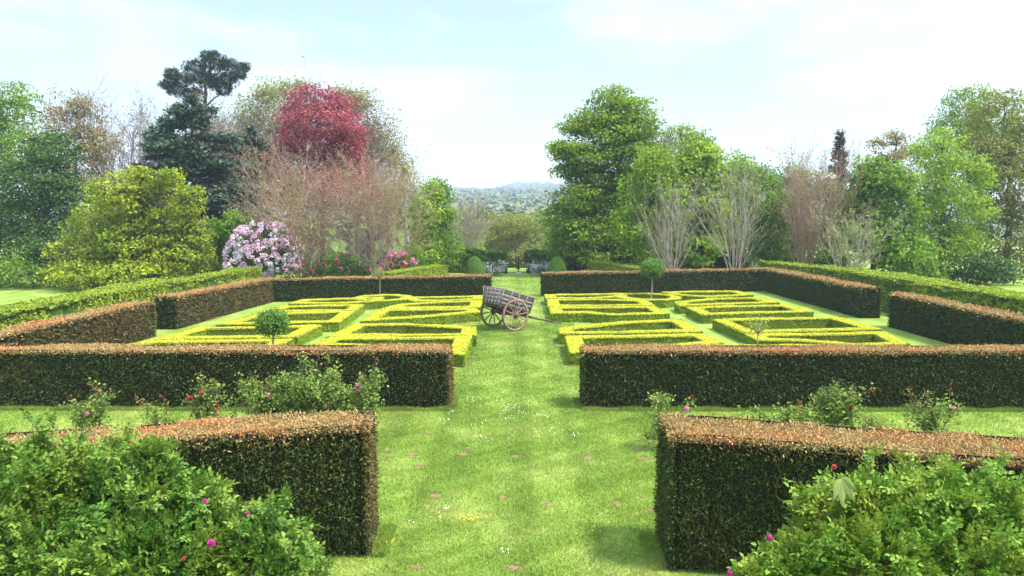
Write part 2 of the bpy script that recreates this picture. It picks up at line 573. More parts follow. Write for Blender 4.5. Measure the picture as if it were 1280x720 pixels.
# ------------------------------------------------------------------ clipped hedges
def offset(pts, closed, d):
    n = len(pts)
    out = []
    for i in range(n):
        a = pts[(i - 1) % n] if (closed or i > 0) else None
        b = pts[i]
        c = pts[(i + 1) % n] if (closed or i < n - 1) else None
        ds = []
        if a is not None:
            ds.append(norm(b - a))
        if c is not None:
            ds.append(norm(c - b))
        ns = [np.array((-v[1], v[0])) for v in ds]
        if len(ns) == 2:
            m = norm(ns[0] + ns[1])
            k = min(1.0 / max(np.dot(m, ns[0]), 0.35), 2.4)
            out.append(b + m * d * k)
        else:
            out.append(b + ns[0] * d)
    return np.array(out)


def hedge(name, label, cat, pts, h, w, mats, dens, L, W, closed=False, batter=0.0, group=None, warm=None, ragged=0.048, leafy=False, soft=0.10, mixtop=True):
    """clipped hedge along pts: twiggy core and leaf sprigs on every face; h a number or one per point"""
    pts = np.array([np.asarray(p, float)[:2] for p in pts])
    n = len(pts)
    H = np.full(n, h, float) if np.isscalar(h) else np.array(h, float)
    quads = []          # (4 corners), material, density factor
    lt, rt = offset(pts, closed, w / 2), offset(pts, closed, -w / 2)
    lb, rb = offset(pts, closed, w / 2 + batter), offset(pts, closed, -w / 2 - batter)
    z3 = lambda p, z: np.array((p[0], p[1], z))
    for i in range(n if closed else n - 1):
        j = (i + 1) % n
        quads.append(([z3(lb[j], 0), z3(lb[i], 0), z3(lt[i], H[i]), z3(lt[j], H[j])], 1))
        quads.append(([z3(rb[i], 0), z3(rb[j], 0), z3(rt[j], H[j]), z3(rt[i], H[i])], 1))
        quads.append(([z3(rt[i], H[i]), z3(rt[j], H[j]), z3(lt[j], H[j]), z3(lt[i], H[i])], 2))
    if not closed:
        quads.append(([z3(lb[0], 0), z3(rb[0], 0), z3(rt[0], H[0]), z3(lt[0], H[0])], 1))
        quads.append(([z3(rb[-1], 0), z3(lb[-1], 0), z3(lt[-1], H[-1]), z3(rt[-1], H[-1])], 1))
    mb = MB()
    org = np.array((pts[:, 0].mean(), pts[:, 1].mean(), 0))
    for q, mi in quads:
        q = np.array(q)
        nr = norm(np.cross(q[1] - q[0], q[3] - q[0]))
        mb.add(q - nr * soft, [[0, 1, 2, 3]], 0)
        a1 = np.linalg.norm(np.cross(q[1] - q[0], q[3] - q[0])) / 2 + np.linalg.norm(np.cross(q[1] - q[2], q[3] - q[2])) / 2
        k = int(a1 * dens * (2.3 if mi == 2 else (1.0 if nr[1] < 0.35 else 0.6)))
        if k == 0:
            continue
        u, v = R.uniform(size=(k, 1)), R.uniform(size=(k, 1))
        P = (q[0] * (1 - u) + q[1] * u) * (1 - v) + (q[3] * (1 - u) + q[2] * u) * v
        Nn = np.repeat(nr[None], k, 0)
        edge = np.clip((np.abs(v - 0.5) - 0.44) / 0.06, 0, 1) if mi == 2 else np.clip((v - 0.94) / 0.06, 0, 1)
        P = P + Nn * (ragged * (0.5 * wob(P, 2.2) + 0.9 * wob(P + 7, 0.55))[:, None] - R.uniform(0, soft * 0.7, size=(k, 1)) - 0.022 * edge ** 2)
        mm = mi
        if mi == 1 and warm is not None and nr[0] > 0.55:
            mm = 3  # faces turned to the sun get the painted warmer, lighter leaves
        if mi == 1 and mixtop:
            mm = np.where(R.uniform(size=k) < 0.5 * np.clip((v[:, 0] - 0.86) / 0.14, 0, 1), 2, mm)
        if leafy:
            Vv, Ff = leaves(P, Nn, L, W, 0.75)
        else:
            q_ = (0.62 if mi == 2 else 1.0) * np.where(R.uniform(size=(k, 1)) < 0.015, 2.2, 1.0)
            Vv, Ff = sprigs(P, Nn, L * q_, W * (0.8 if mi == 2 else 1), 0.30 if mi == 2 else 0.55, 0.65)
        mb.add(Vv, Ff, mm)
    o = mb.build(name, mats, origin=org)
    return tag(o, label, cat, group)


YEW = [M['yew_core'], M['yew_side'], M['yew_top'], M['yew_sunlit']]
g = 'dark clipped yew hedges'
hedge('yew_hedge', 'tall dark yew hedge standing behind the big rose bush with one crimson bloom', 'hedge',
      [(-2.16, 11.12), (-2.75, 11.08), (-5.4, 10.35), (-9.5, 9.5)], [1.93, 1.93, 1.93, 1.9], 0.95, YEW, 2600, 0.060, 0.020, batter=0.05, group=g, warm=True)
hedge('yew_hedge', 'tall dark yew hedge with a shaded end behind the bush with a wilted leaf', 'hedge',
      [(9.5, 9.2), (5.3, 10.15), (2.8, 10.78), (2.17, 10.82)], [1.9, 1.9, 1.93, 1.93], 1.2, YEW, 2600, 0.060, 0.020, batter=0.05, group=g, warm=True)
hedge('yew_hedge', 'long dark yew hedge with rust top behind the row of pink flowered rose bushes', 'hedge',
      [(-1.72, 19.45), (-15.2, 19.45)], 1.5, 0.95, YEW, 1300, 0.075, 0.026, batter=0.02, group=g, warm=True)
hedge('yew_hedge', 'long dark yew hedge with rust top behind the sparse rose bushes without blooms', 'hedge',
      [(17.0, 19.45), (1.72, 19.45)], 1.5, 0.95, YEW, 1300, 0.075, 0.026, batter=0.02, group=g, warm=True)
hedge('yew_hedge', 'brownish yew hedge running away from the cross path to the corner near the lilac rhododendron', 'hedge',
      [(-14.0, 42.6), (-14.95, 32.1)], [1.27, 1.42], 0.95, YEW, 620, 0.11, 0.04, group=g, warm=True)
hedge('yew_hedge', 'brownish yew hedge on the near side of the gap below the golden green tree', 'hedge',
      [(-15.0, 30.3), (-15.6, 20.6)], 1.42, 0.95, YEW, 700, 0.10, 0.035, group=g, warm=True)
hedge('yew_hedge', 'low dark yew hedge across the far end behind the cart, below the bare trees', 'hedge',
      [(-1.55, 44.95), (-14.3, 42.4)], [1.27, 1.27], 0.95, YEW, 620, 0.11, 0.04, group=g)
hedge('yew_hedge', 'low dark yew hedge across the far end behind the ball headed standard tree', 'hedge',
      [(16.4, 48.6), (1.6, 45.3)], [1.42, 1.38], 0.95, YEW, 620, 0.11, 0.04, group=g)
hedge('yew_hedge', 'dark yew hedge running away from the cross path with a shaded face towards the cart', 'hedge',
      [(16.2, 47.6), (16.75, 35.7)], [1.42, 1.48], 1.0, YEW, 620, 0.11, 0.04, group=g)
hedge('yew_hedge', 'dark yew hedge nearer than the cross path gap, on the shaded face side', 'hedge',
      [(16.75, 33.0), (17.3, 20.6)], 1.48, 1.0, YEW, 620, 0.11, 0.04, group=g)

# ------------------------------------------------------------------ golden box parterre
BOX = [M['box_core'], M['box_side'], M['box_top']]
BH = 0.43


def z2(x, y): return (160 + x / 5.333, 360 + y / 5.333)
def z3_(x, y): return (380 + x / 5.333, 355 + y / 5.333)
def z4(x, y): return (670 + x / 5.539, 340 + y / 5.539)
def z6(x, y): return (160 + x / 2.667, 330 + y / 2.667)
def z7(x, y): return (660 + x / 2.77, 320 + y / 2.77)


def plan(conv, pts):
    P = [ground_at(*conv(*p), z=BH)[:2] for p in pts]
    return P


parterre = [
    # left of the walk, near half
    ('golden box hedge ring with a peaked far side, just before the cart wheels', plan(z3_, [(372, 270), (700, 264), (1100, 290), (1100, 332), (215, 342)])),
    ('golden box hedge ring directly behind the end of the dark hedge with pink roses', plan(z3_, [(205, 360), (1065, 352), (1015, 455), (500, 418), (115, 396)])),
    ('strip of golden box hedge showing at the end of the dark hedge with pink roses', [(-7.6, 24.35), (-2.72, 24.3), (-2.55, 21.6), (-7.6, 21.6)]),
    ('golden box hedge ring crossed by the leafy ball of the small standard tree', plan(z6, [(250, 212), (615, 206), (548, 238), (130, 246)])),
    ('golden box hedge wedge behind the thin stem of the small ball headed tree', plan(z6, [(80, 258), (515, 252), (455, 282), (-60, 284)])),
    # left of the walk, far half
    ('golden box hedge ring touching the cart wheel with a slanting near side', plan(z3_, [(530, 172), (1110, 164), (1135, 184), (770, 216), (435, 236)])),
    ('narrow golden box hedge ring with brown soil behind the cart tailboard', plan(z3_, [(650, 136), (930, 117), (1150, 112), (1140, 150), (570, 160)])),
    ('golden box hedge ring farthest back beside the cart, against the dark hedge', plan(z3_, [(690, 90), (1165, 80), (1165, 96), (900, 108), (760, 110)])),
    ('golden box hedge ring beside the brownish side hedge, its corner on the narrow grass path', plan(z6, [(442, 167), (735, 157), (685, 190), (330, 197)])),
    ('golden box hedge ring one row behind the ring at the brownish hedge', plan(z6, [(525, 141), (765, 136), (742, 152), (465, 158)])),
    ('golden box hedge ring farthest back near the thin sapling, in the corner of dark hedges', plan(z6, [(595, 119), (835, 111), (835, 120), (720, 129), (560, 129)])),
    # right of the walk, near half
    ('golden box hedge ring with a peaked far side across the walk from the cart', plan(z4, [(205, 390), (420, 366), (600, 347), (970, 332), (1095, 405), (215, 417)])),
    ('golden box hedge ring behind the end of the dark hedge, with a slanting corner', plan(z4, [(258, 448), (1120, 432), (1235, 485), (830, 520), (292, 545)])),
    ('strip of golden box hedge past the dark hedge end with the lanky rose', [(2.62, 24.3), (7.6, 24.3), (7.6, 21.6), (2.45, 21.6)]),
    ('broad golden box hedge ring before the small pale sapling, with a straight far side', plan(z7, [(668, 220), (1058, 212), (1190, 250), (765, 260)])),
    ('golden box hedge ring with a curving near side, partly behind the dark hedge', plan(z7, [(785, 272), (1215, 265), (1290, 300), (1150, 306), (920, 288), (815, 287)])),
    ('thin visible edge of golden box hedge just above the rust hedge top', plan(z7, [(600, 312), (960, 309), (1250, 330), (600, 335)])),
    # right of the walk, far half
    ('golden box hedge ring at the tips of the cart shafts, brown soil inside', plan(z4, [(135, 246), (800, 240), (875, 282), (520, 291), (340, 277), (145, 280)])),
    ('golden box hedge ring second beyond the cart shafts, long and narrow', plan(z4, [(115, 192), (420, 186), (735, 198), (775, 224), (125, 233)])),
    ('golden box hedge ring farthest beyond the cart shafts, against the dark hedge', plan(z4, [(95, 157), (620, 149), (560, 166), (360, 178), (105, 178)])),
    ('golden box hedge ring with red brown soil inside and a straight front', plan(z7, [(572, 178), (885, 169), (960, 190), (620, 199)])),
    ('golden box hedge ring behind the one with red brown soil, with a kinked far side', plan(z7, [(528, 159), (650, 147), (785, 144), (845, 158), (540, 169)])),
    ('golden box hedge ring farthest back near the shaded side hedge', plan(z7, [(485, 124), (715, 121), (760, 133), (620, 139), (520, 133)])),
]
def circle(cx, cy, r, n=10):
    return [(cx + r * math.cos(a), cy + r * math.sin(a)) for a in np.arange(n) * 2 * math.pi / n]
parterre.append(('round golden box hedge about the foot of the ball headed tree', circle(7.2, 41.2, 1.55)))
parterre.append(('round golden box hedge about the foot of the thin sapling by the dark hedge', circle(-7.1, 40.6, 1.35)))
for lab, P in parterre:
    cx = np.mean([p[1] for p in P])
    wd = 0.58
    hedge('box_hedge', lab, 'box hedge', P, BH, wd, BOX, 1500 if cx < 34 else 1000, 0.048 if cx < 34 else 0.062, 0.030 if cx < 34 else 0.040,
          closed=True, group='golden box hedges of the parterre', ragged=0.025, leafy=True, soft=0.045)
    ins = offset(np.array(P), True, 0.0)
    c = ins.mean(0)
    q = c + (ins - c) * 0.93
    Vb = np.c_[q, np.full(len(q), 0.012)]
    a2 = 0.5 * np.sum(q[:, 0] * np.roll(q[:, 1], -1) - np.roll(q[:, 0], -1) * q[:, 1])
    if a2 < 0:
        Vb = Vb[::-1]
    tag(MB().add(Vb, [list(range(len(q)))]).build('soil_bed', M['bed_soil']), kind='structure')

# looser privet hedges round the outside
PRV = [M['dark'], M['privet'], M['privet']]
g = 'pale green hedges round the garden'
hedge('privet_hedge', 'pale yellow green hedge behind the brownish yew hedge, below the golden green tree', 'hedge',
      [(-16.4, 46.5), (-17.4, 36), (-18.2, 22)], [1.55, 1.65, 1.65], 1.5, PRV, 330, 0.17, 0.09, group=g, ragged=0.14, leafy=True, soft=0.1)
hedge('privet_hedge', 'pale yellow green hedge behind the shaded yew hedge, below the twiggy trees', 'hedge',
      [(17.2, 51.5), (18.9, 44), (20.2, 24)], [1.7, 1.75, 1.75], 1.6, PRV, 330, 0.17, 0.09, group=g, ragged=0.14, leafy=True, soft=0.1)
hedge('privet_hedge', 'short pale clipped hedge leading to the dome topiary beside the leafy column trees', 'hedge',
      [(-5.2, 53.5), (-8.2, 46.3)], 1.3, 1.0, PRV, 420, 0.12, 0.07, group=g, leafy=True, soft=0.05)
hedge('privet_hedge', 'short pale clipped hedge leading to the dome topiary under the big beech', 'hedge',
      [(8.6, 48.9), (5.9, 58.0)], 1.35, 1.0, PRV, 420, 0.12, 0.07, group=g, leafy=True, soft=0.05)

LAU = [M['dark'], M['laurel'], M['laurel']]
hedge('laurel_hedge', 'dark laurel hedge on the beech side of the iron gate', 'hedge', [(7.0, 63.2), (0.95, 63.0)], [2.1, 1.7], 1.3, LAU, 330, 0.22, 0.12, group='dark laurel hedges', ragged=0.28, leafy=True, soft=0.12)
hedge('laurel_hedge', 'dark laurel hedge on the leafy column side of the iron gate', 'hedge', [(-0.75, 63.0), (-6.3, 63.2)], [1.7, 2.0], 1.3, LAU, 330, 0.22, 0.12, group='dark laurel hedges', ragged=0.28, leafy=True, soft=0.12)

# ------------------------------------------------------------------ trees
def path(p0, p1, n, amp):
    t = np.linspace(0, 1, n + 1)[:, None]
    P = np.asarray(p0) * (1 - t) + np.asarray(p1) * t
    P[1:-1] += R.normal(size=(n - 1, 3)) * amp
    return P


def limb(segs, p0, p1, r0, r1, n=4, amp=0.15):
    P = path(p0, p1, n, amp)
    r = np.linspace(r0, r1, n + 1)
    for i in range(n):
        segs.append((P[i], P[i + 1], r[i], r[i + 1]))
    return P


def to_lobes(d, lobes):
    out = []
    for l in lobes:
        px, py, rx, rz = l[:4]
        dy = l[4] if len(l) > 4 else R.uniform(-1.2, 1.2)
        c = at(px, py, d + dy)
        s = d / F_PX
        out.append((c, np.array((rx * s, rx * s * 0.95, rz * s))))
    return out


def leafy(name, label, cat, px, d, lobes, mat, bark, dens=1.0, L=0.22, W=0.14, flat=0.6, spread=0.32, per=22, group='garden trees', trunk_r=0.28, loose=1.0, inner=0.5, fork=0.35):
    """broadleaf tree: trunk, limbs to each lobe, leaf clumps through the outer part of every lobe"""
    bx = at(px, 265, d)[0]
    base = np.array((bx, d, float(hz(d))))
    LB = to_lobes(d, lobes)
    root = thing(name, label, cat, base, group=group)
    segs = []
    top = max(c[2] + r[2] * 0.5 for c, r in LB)
    lowest = min(c[2] for c, r in LB)
    fz = base[2] + (top - base[2]) * fork
    hub = np.array((bx, d, fz))
    limb(segs, base, hub, trunk_r, trunk_r * 0.75, 4, 0.05)
    tc = max(LB, key=lambda q: q[0][2])
    TP = limb(segs, hub, tc[0] + np.array((0, 0, tc[1][2] * 0.6)), trunk_r * 0.75, 0.03, 6, 0.2)
    mb = MB()
    for c, r in LB:
        k = np.argmin(np.abs(TP[:, 2] - (c[2] - r[2] * 0.4)))
        P = limb(segs, TP[k] if c[2] > fz else hub, c, trunk_r * 0.36, 0.04, 4, 0.2)
        area = 4 * math.pi * ((r[0] * r[1] + 2 * r[0] * r[2]) / 3)
        nc = int(area * 1.9 * dens) + 6
        u = norm(R.normal(size=(nc, 3)))
        rad = R.uniform(inner, 1.0, size=(nc, 1))
        CC = c + u * r * rad
        for q in CC[:: max(1, nc // 14)]:
            limb(segs, P[R.integers(2, 5)], q, 0.035, 0.008, 3, 0.08)
        sd = np.array((spread, spread, spread * flat))
        PP = (CC[:, None] + np.clip(R.normal(size=(nc, per, 3)), -1.6, 1.6) * sd).reshape(-1, 3)
        PP[:, 2] = np.maximum(PP[:, 2], base[2] + 0.15)
        NN = np.repeat(u + np.array((0, 0, 0.5)), per, 0)
        mb.add(*leaves(PP, NN, L, W, loose))
    MB().tubes(segs, 6).build('trunk', bark, root, base)
    mb.build('crown', mat, root, base)
    return root


def grow(segs, lev, p, d, length, r, cfg, tips):
    n = cfg['n'][min(lev, len(cfg['n']) - 1)]
    last = lev == cfg['levels']
    pts = [p]
    step = length / n
    rr = np.linspace(r, max(r * 0.45, cfg['rmin']), n + 1)
    for i in range(n):
        d = norm(d + R.normal(size=3) * cfg['bend'] + np.array((0, 0, cfg['up'])) * (0.4 if lev == 0 else 1.0))
        q = p + d * step
        segs[lev].append((p, q, rr[i], rr[i + 1]))
        p = q
        pts.append(p)
        if not last and (i >= cfg['bare'] or lev > 0):
            for _ in range(cfg['kids'][lev]):
                ax = norm(np.cross(d, R.normal(size=3)))
                an = math.radians(R.uniform(*cfg['ang']))
                dd = d * math.cos(an) + ax * math.sin(an)
                grow(segs, lev + 1, p, dd, length * R.uniform(0.38, 0.6) * (1.1 - 0.5 * i / n), rr[i + 1] * 0.55, cfg, tips)
    if lev >= cfg['levels'] - 1:
        tips.extend(pts[1:])


def bare_tree(name, label, cat, px, d, height, stems, spread, bark, budmat, budn, group='garden trees', r0=0.09, bend=0.07, up=0.06, ang=(14, 34), single=None, bud_l=0.12, kids=None, n=(6, 4, 3, 3), bare=0, ybase=None):
    """leafless or budding tree of upright stems and twigs"""
    kids = kids or ((2, 1, 1) if d < 60 else (2, 2, 1))
    bx = at(px, 265, d)[0]
    base = np.array((bx, d, float(hz(d))))
    root = thing(name, label, cat, base, group=group)
    cfg = dict(levels=3, n=n, bend=bend, up=up, kids=kids, ang=ang, rmin=0.007 if d < 60 else 0.013, bare=bare)
    segs = [[], [], [], []]
    tips = []
    start = base.copy()
    if single:
        limb(segs[0], base, base + np.array((0, 0, single)), r0 * 2.2, r0 * 1.7, 3, 0.04)
        start = base + np.array((0, 0, single))
    for i in range(stems):
        a = 2.39996 * i + R.uniform(-0.25, 0.25)
        rad = math.sqrt((i + 0.5) / stems) * spread
        dv = norm(np.array((math.cos(a) * rad, math.sin(a) * rad, 1.0)))
        hh = (height - (single or 0)) * R.uniform(0.82, 1.0) / max(dv[2], 0.4) * (0.76 if d < 60 else 0.90)
        grow(segs, 0, start + np.array((math.cos(a), math.sin(a), 0)) * 0.12 * (0 if single else 1), dv, hh, r0 * R.uniform(0.7, 1.1), cfg, tips)
    MB().tubes(segs[0] + segs[1], 5).build('trunk', bark, root, base)
    mb = MB().tubes(segs[2] + segs[3], 3, 0)
    if budn and tips:
        T = np.array(tips)
        wz = np.clip(1.25 - (T[:, 2] - base[2]) / height, 0.08, 1)
        k = R.choice(len(T), size=budn, p=wz / wz.sum())
        Pq = T[k] + R.normal(size=(budn, 3)) * 0.10
        mb.add(*leaves(Pq, R.normal(size=(budn, 3)), bud_l, bud_l * 0.6, 1.0), 1)
    mb.build('crown', [bark, budmat], root, base)
    return root


def cedar(name, label, px, d, ytop, ybot, halfw, mat, bark, tiers=17, group='garden trees', droop=0.1, cards=70, prof=0.75, L=0.42, W=0.13):
    bx = at(px, 265, d)[0]
    base = np.array((bx, d, float(hz(d))))
    top = at(px, ytop, d)[2]
    z0 = max(at(px, ybot, d)[2], base[2] + 0.6)
    hw = halfw * d / F_PX
    root = thing(name, label, 'tree', base, group=group)
    segs, mb = [], MB()
    TP = limb(segs, base, np.array((bx, d, top)), 0.42, 0.04, 8, 0.06)
    for t in np.linspace(0, 1, tiers):
        z = z0 + (top - z0) * t
        reach = hw * (1 - t ** 1.3) ** prof + 0.35
        for b in range(int(7 - 2 * t)):
            a = R.uniform(0, 2 * math.pi)
            ln = reach * R.uniform(0.6, 1.08)
            s = np.array((bx, d, z + R.uniform(-0.3, 0.3)))
            e = s + np.array((math.cos(a) * ln, math.sin(a) * ln, -droop * ln + R.uniform(-0.1, 0.5)))
            P = limb(segs, s, e, 0.09, 0.02, 4, 0.1)
            k = int(cards * ln / 2.0) + 20
            u = R.uniform(0.22, 1.05, size=(k, 1))
            side = np.array((-math.sin(a), math.cos(a), 0))
            Q = s * (1 - u) + e * u + side * R.normal(size=(k, 1)) * 0.34 * ln * (0.35 + 0.4 * (1 - u)) + np.array((0, 0, 1)) * R.normal(size=(k, 1)) * 0.13
            Nn = np.repeat(np.array([[0, 0, 1.0]]), k, 0)
            mb.add(*leaves(Q, Nn, L, W * 1.4, 0.45))
            sp = R.integers(0, k, size=k)
            Vv, Ff = sprigs(Q[sp] + R.normal(size=(k, 3)) * 0.06, np.repeat(np.array([[math.cos(a), math.sin(a), 0.1]]), k, 0), L, W, 0.9, 0.55)
            mb.add(Vv, Ff)
    MB().tubes(segs, 6).build('trunk', bark, root, base)
    mb.build('crown', mat, root, base)
    return root


def pine(name, label, px, d, puffs, mat, bark):
    bx = at(px, 265, d)[0]
    base = np.array((bx, d, float(hz(d))))
    root = thing(name, label, 'tree', base, group='garden trees')
    segs, mb = [], MB()
    PF = to_lobes(d, puffs)
    top = max(c[2] for c, r in PF)
    TP = limb(segs, base, np.array((bx + 0.5, d, top)), 0.4, 0.06, 9, 0.12)
    for c, r in PF:
        k = np.argmin(np.abs(TP[:, 2] - (c[2] - 1.6)))
        limb(segs, TP[k], c, 0.12, 0.03, 4, 0.15)
        nt = int(34 * r[0] * r[0] / 0.6) + 26
        u = norm(R.normal(size=(nt, 3)))
        TC = c + u * r * R.uniform(0.35, 1.05, size=(nt, 1))
        per = 16
        dirs = norm(R.normal(size=(nt, per, 3)) + u[:, None] * 0.9)
        mb.add(*sprigs((TC[:, None] + dirs * 0.04).reshape(-1, 3), dirs.reshape(-1, 3), 0.36, 0.05, 1.0, 0.1))
    MB().tubes(segs, 6).build('trunk', bark, root, base)
    mb.build('crown', mat, root, base)
    return root


# --- left side, back to front
bare_tree('bare_tree', 'leafless mauve twigged tree at the edge of the sky left of the dark pine', 'tree', 172, 76, 15.0, 9, 0.75, M['bark_mauve'], M['budred'], 3000, bud_l=0.2, r0=0.13, single=3.0, ang=(22, 50), up=0.03)
pine('pine_tree', 'tall dark pine with flat tufted top, highest tree in the picture', 258, 78,
     [(225, 98, 15, 8), (245, 84, 16, 9), (268, 78, 17, 9), (288, 82, 14, 8), (258, 100, 20, 8), (283, 100, 16, 8), (214, 92, 9, 6), (222, 112, 14, 7), (240, 118, 14, 8), (300, 92, 10, 6), (306, 84, 6, 4), (262, 70, 10, 6), (278, 112, 12, 7), (208, 106, 8, 5)],
     M['pine'], M['bark'])
bare_tree('bare_tree', 'leafless brown tree between the dark pine and the copper tree', 'tree', 282, 82, 15.3, 9, 0.55, M['bark_mauve'], M['budred'], 5000, bud_l=0.2, r0=0.12, single=4.0, ang=(18, 45), up=0.04)
leafy('budding_tree', 'pale yellow green tree coming into leaf between pine and copper tree', 'tree', 335, 75,
      [(330, 120, 26, 24), (352, 112, 22, 16), (312, 150, 24, 28), (345, 160, 30, 36), (320, 195, 28, 30), (375, 108, 14, 10)], M['budgreen'], M['bark_pale'], dens=0.6, L=0.24, W=0.14, spread=0.45, inner=0.2)
bare_tree('bare_tree', 'pale barked leafless tree behind the blue green cedar top', 'tree', 318, 73, 14.8, 8, 0.6, M['bark_mauve'], M['bud'], 5000, bud_l=0.2, r0=0.11, single=4.0, ang=(18, 45), up=0.04)
leafy('budding_tree', 'brown and olive round topped tree behind the copper tree towards the open sky', 'tree', 460, 77,
      [(445, 130, 34, 26), (470, 165, 36, 34), (490, 200, 30, 34), (440, 190, 40, 40), (505, 235, 20, 24), (480, 250, 36, 40), (425, 118, 18, 12)], M['bud'], M['bark'], dens=0.75, L=0.22, W=0.13, spread=0.5, inner=0.2)
bare_tree('bare_tree', 'leafless twiggy tree rising behind the copper tree crown', 'tree', 446, 76, 13.2, 9, 0.42, M['bark_mauve'], M['bud'], 3500, r0=0.12, single=4.0, ang=(18, 44), up=0.035)
leafy('budding_tree', 'thin pale leaved tree beside the open sky above the leafy column tree', 'tree', 508, 70,
      [(505, 215, 18, 22), (515, 245, 16, 26), (495, 265, 24, 30)], M['budgreen'], M['bark_pale'], dens=0.35, L=0.2, W=0.12, inner=0.2)
leafy('copper_tree', 'copper red tree, the only red crown in the picture', 'tree', 402, 66,
      [(395, 125, 34, 22), (375, 140, 28, 18), (420, 140, 32, 22), (400, 155, 52, 24), (370, 170, 24, 22), (435, 170, 26, 22), (400, 185, 56, 22), (375, 205, 40, 26), (430, 205, 38, 28), (395, 235, 60, 30), (440, 240, 40, 26), (360, 240, 30, 24)],
      M['red'], M['bark'], dens=1.1, L=0.24, W=0.12, flat=0.35, spread=0.42)
cedar('cedar_tree', 'dark blue green cedar with layered drooping branches behind the golden green tree', 245, 62, 128, 332, 98, M['cedar'], M['bark'], tiers=22, prof=0.5, cards=95)
cedar('cedar_tree', 'smaller dark cedar squeezed between the large cedar and the copper tree', 318, 68, 165, 330, 54, M['cedar'], M['bark'], tiers=15, prof=0.5, cards=90)
cedar('cedar_tree', 'dark cedar edge showing above the golden green tree, left of the large cedar', 212, 65, 158, 330, 50, M['cedar'], M['bark'], tiers=14, prof=0.5, cards=80)
leafy('magnolia_tree', 'golden green leafy tree, nearest tree at the pale hedge beside the cedar', 'tree', 170, 50,
      [(150, 240, 40, 28), (205, 228, 26, 16), (185, 250, 40, 28), (232, 252, 22, 18), (130, 280, 46, 30), (205, 285, 46, 32), (245, 292, 20, 26), (165, 310, 60, 36), (225, 322, 40, 26), (110, 320, 50, 34), (192, 222, 12, 8), (240, 238, 8, 9), (170, 342, 64, 20), (110, 342, 50, 20), (226, 342, 42, 18), (172, 216, 9, 8), (215, 218, 8, 8)],
      M['gold'], M['bark'], dens=1.3, L=0.22, W=0.13, flat=0.45, spread=0.30, per=24, trunk_r=0.2)
leafy('holly_tree', 'dark glossy evergreen tree standing outside the golden green tree', 'tree', 52, 54,
      [(60, 190, 40, 30), (40, 230, 50, 36), (80, 250, 46, 36), (20, 280, 50, 40), (75, 310, 56, 36)], M['dark'], M['bark'], dens=1.2)
leafy('budding_tree', 'olive budding tree above the dark holly', 'tree', 92, 70,
      [(95, 140, 40, 30), (70, 170, 44, 34), (120, 180, 36, 34), (95, 220, 50, 36)], M['bud'], M['bark'], dens=0.5, inner=0.25)
leafy('broadleaf_tree', 'mid green tree outermost behind the dark holly', 'tree', -10, 64,
      [(0, 130, 50, 34), (-30, 170, 50, 36), (20, 190, 50, 36), (-20, 240, 60, 40), (0, 300, 70, 44)], M['mid'], M['bark'], dens=0.9)
leafy('evergreen_shrub', 'dark evergreen shrub between the golden green tree and the lilac rhododendron', 'shrub', 278, 55,
      [(270, 300, 22, 26), (290, 285, 22, 24), (280, 325, 26, 22), (262, 335, 20, 16)], M['mid'], M['bark'], dens=1.3, group='garden shrubs', trunk_r=0.1, fork=0.2)
leafy('broadleaf_tree', 'green columnar tree, lighter half of the pair beside the valley view', 'tree', 533, 57,
      [(538, 240, 13, 16), (530, 268, 20, 26), (535, 298, 25, 28), (528, 320, 26, 20)], M['lime'], M['bark'], dens=1.5, spread=0.34, trunk_r=0.14)
leafy('broadleaf_tree', 'darker green columnar tree, edge of the pair beside the valley view', 'tree', 553, 59,
      [(549, 236, 11, 14), (553, 262, 15, 24), (556, 292, 19, 26), (554, 318, 22, 20)], M['mid'], M['bark'], dens=1.7, spread=0.34, trunk_r=0.14)
leafy('broadleaf_tree', 'small light green cone shaped tree beyond the dark hedge at the valley view', 'tree', 585, 76,
      [(580, 270, 9, 12), (585, 288, 13, 16), (590, 305, 18, 18)], M['lime'], M['bark_pale'], dens=0.9, spread=0.36, trunk_r=0.14)
bare_tree('bare_tree', 'small grey twigged tree leaning against the light green cone tree', 'tree', 576, 72, 6.0, 7, 0.45, M['bark_pale'], M['olive'], 900, r0=0.06)
leafy('broadleaf_tree', 'round olive green tree in the middle of the valley view', 'tree', 640, 92,
      [(640, 282, 34, 18), (618, 290, 24, 18), (660, 288, 24, 18), (625, 310, 30, 22), (660, 312, 30, 22)], M['olive'], M['bark'], dens=0.9, spread=0.45)
leafy('broadleaf_tree', 'brownish tree just beyond the olive tree in the valley', 'tree', 612, 150,
      [(608, 275, 22, 14), (590, 282, 20, 14), (612, 292, 26, 18)], M['olive'], M['bark'], dens=0.4, L=0.45, W=0.3, spread=0.8)
leafy('broadleaf_tree', 'fresh green tree in the valley towards the beech', 'tree', 672, 140,
      [(672, 280, 20, 13), (690, 290, 24, 18), (662, 292, 20, 14)], M['beech'], M['bark'], dens=0.45, L=0.42, W=0.28, spread=0.75)

# the two large multi stemmed bare trees in front
bare_tree('bare_tree', 'wide fan of reddish bare stems rising beside the lilac rhododendron', 'tree', 376, 51.5, 9.2, 16, 0.62, M['bark_red'], M['bud'], 11000, r0=0.045, bend=0.10, up=0.02, ang=(14, 38), bud_l=0.10, n=(6, 4, 3, 2))
bare_tree('bare_tree', 'narrower fan of reddish bare stems between the copper tree and green columnar trees', 'tree', 470, 52.5, 9.0, 13, 0.58, M['bark_red'], M['bud'], 9000, r0=0.045, bend=0.10, up=0.02, ang=(14, 38), bud_l=0.10, n=(6, 4, 3, 2))

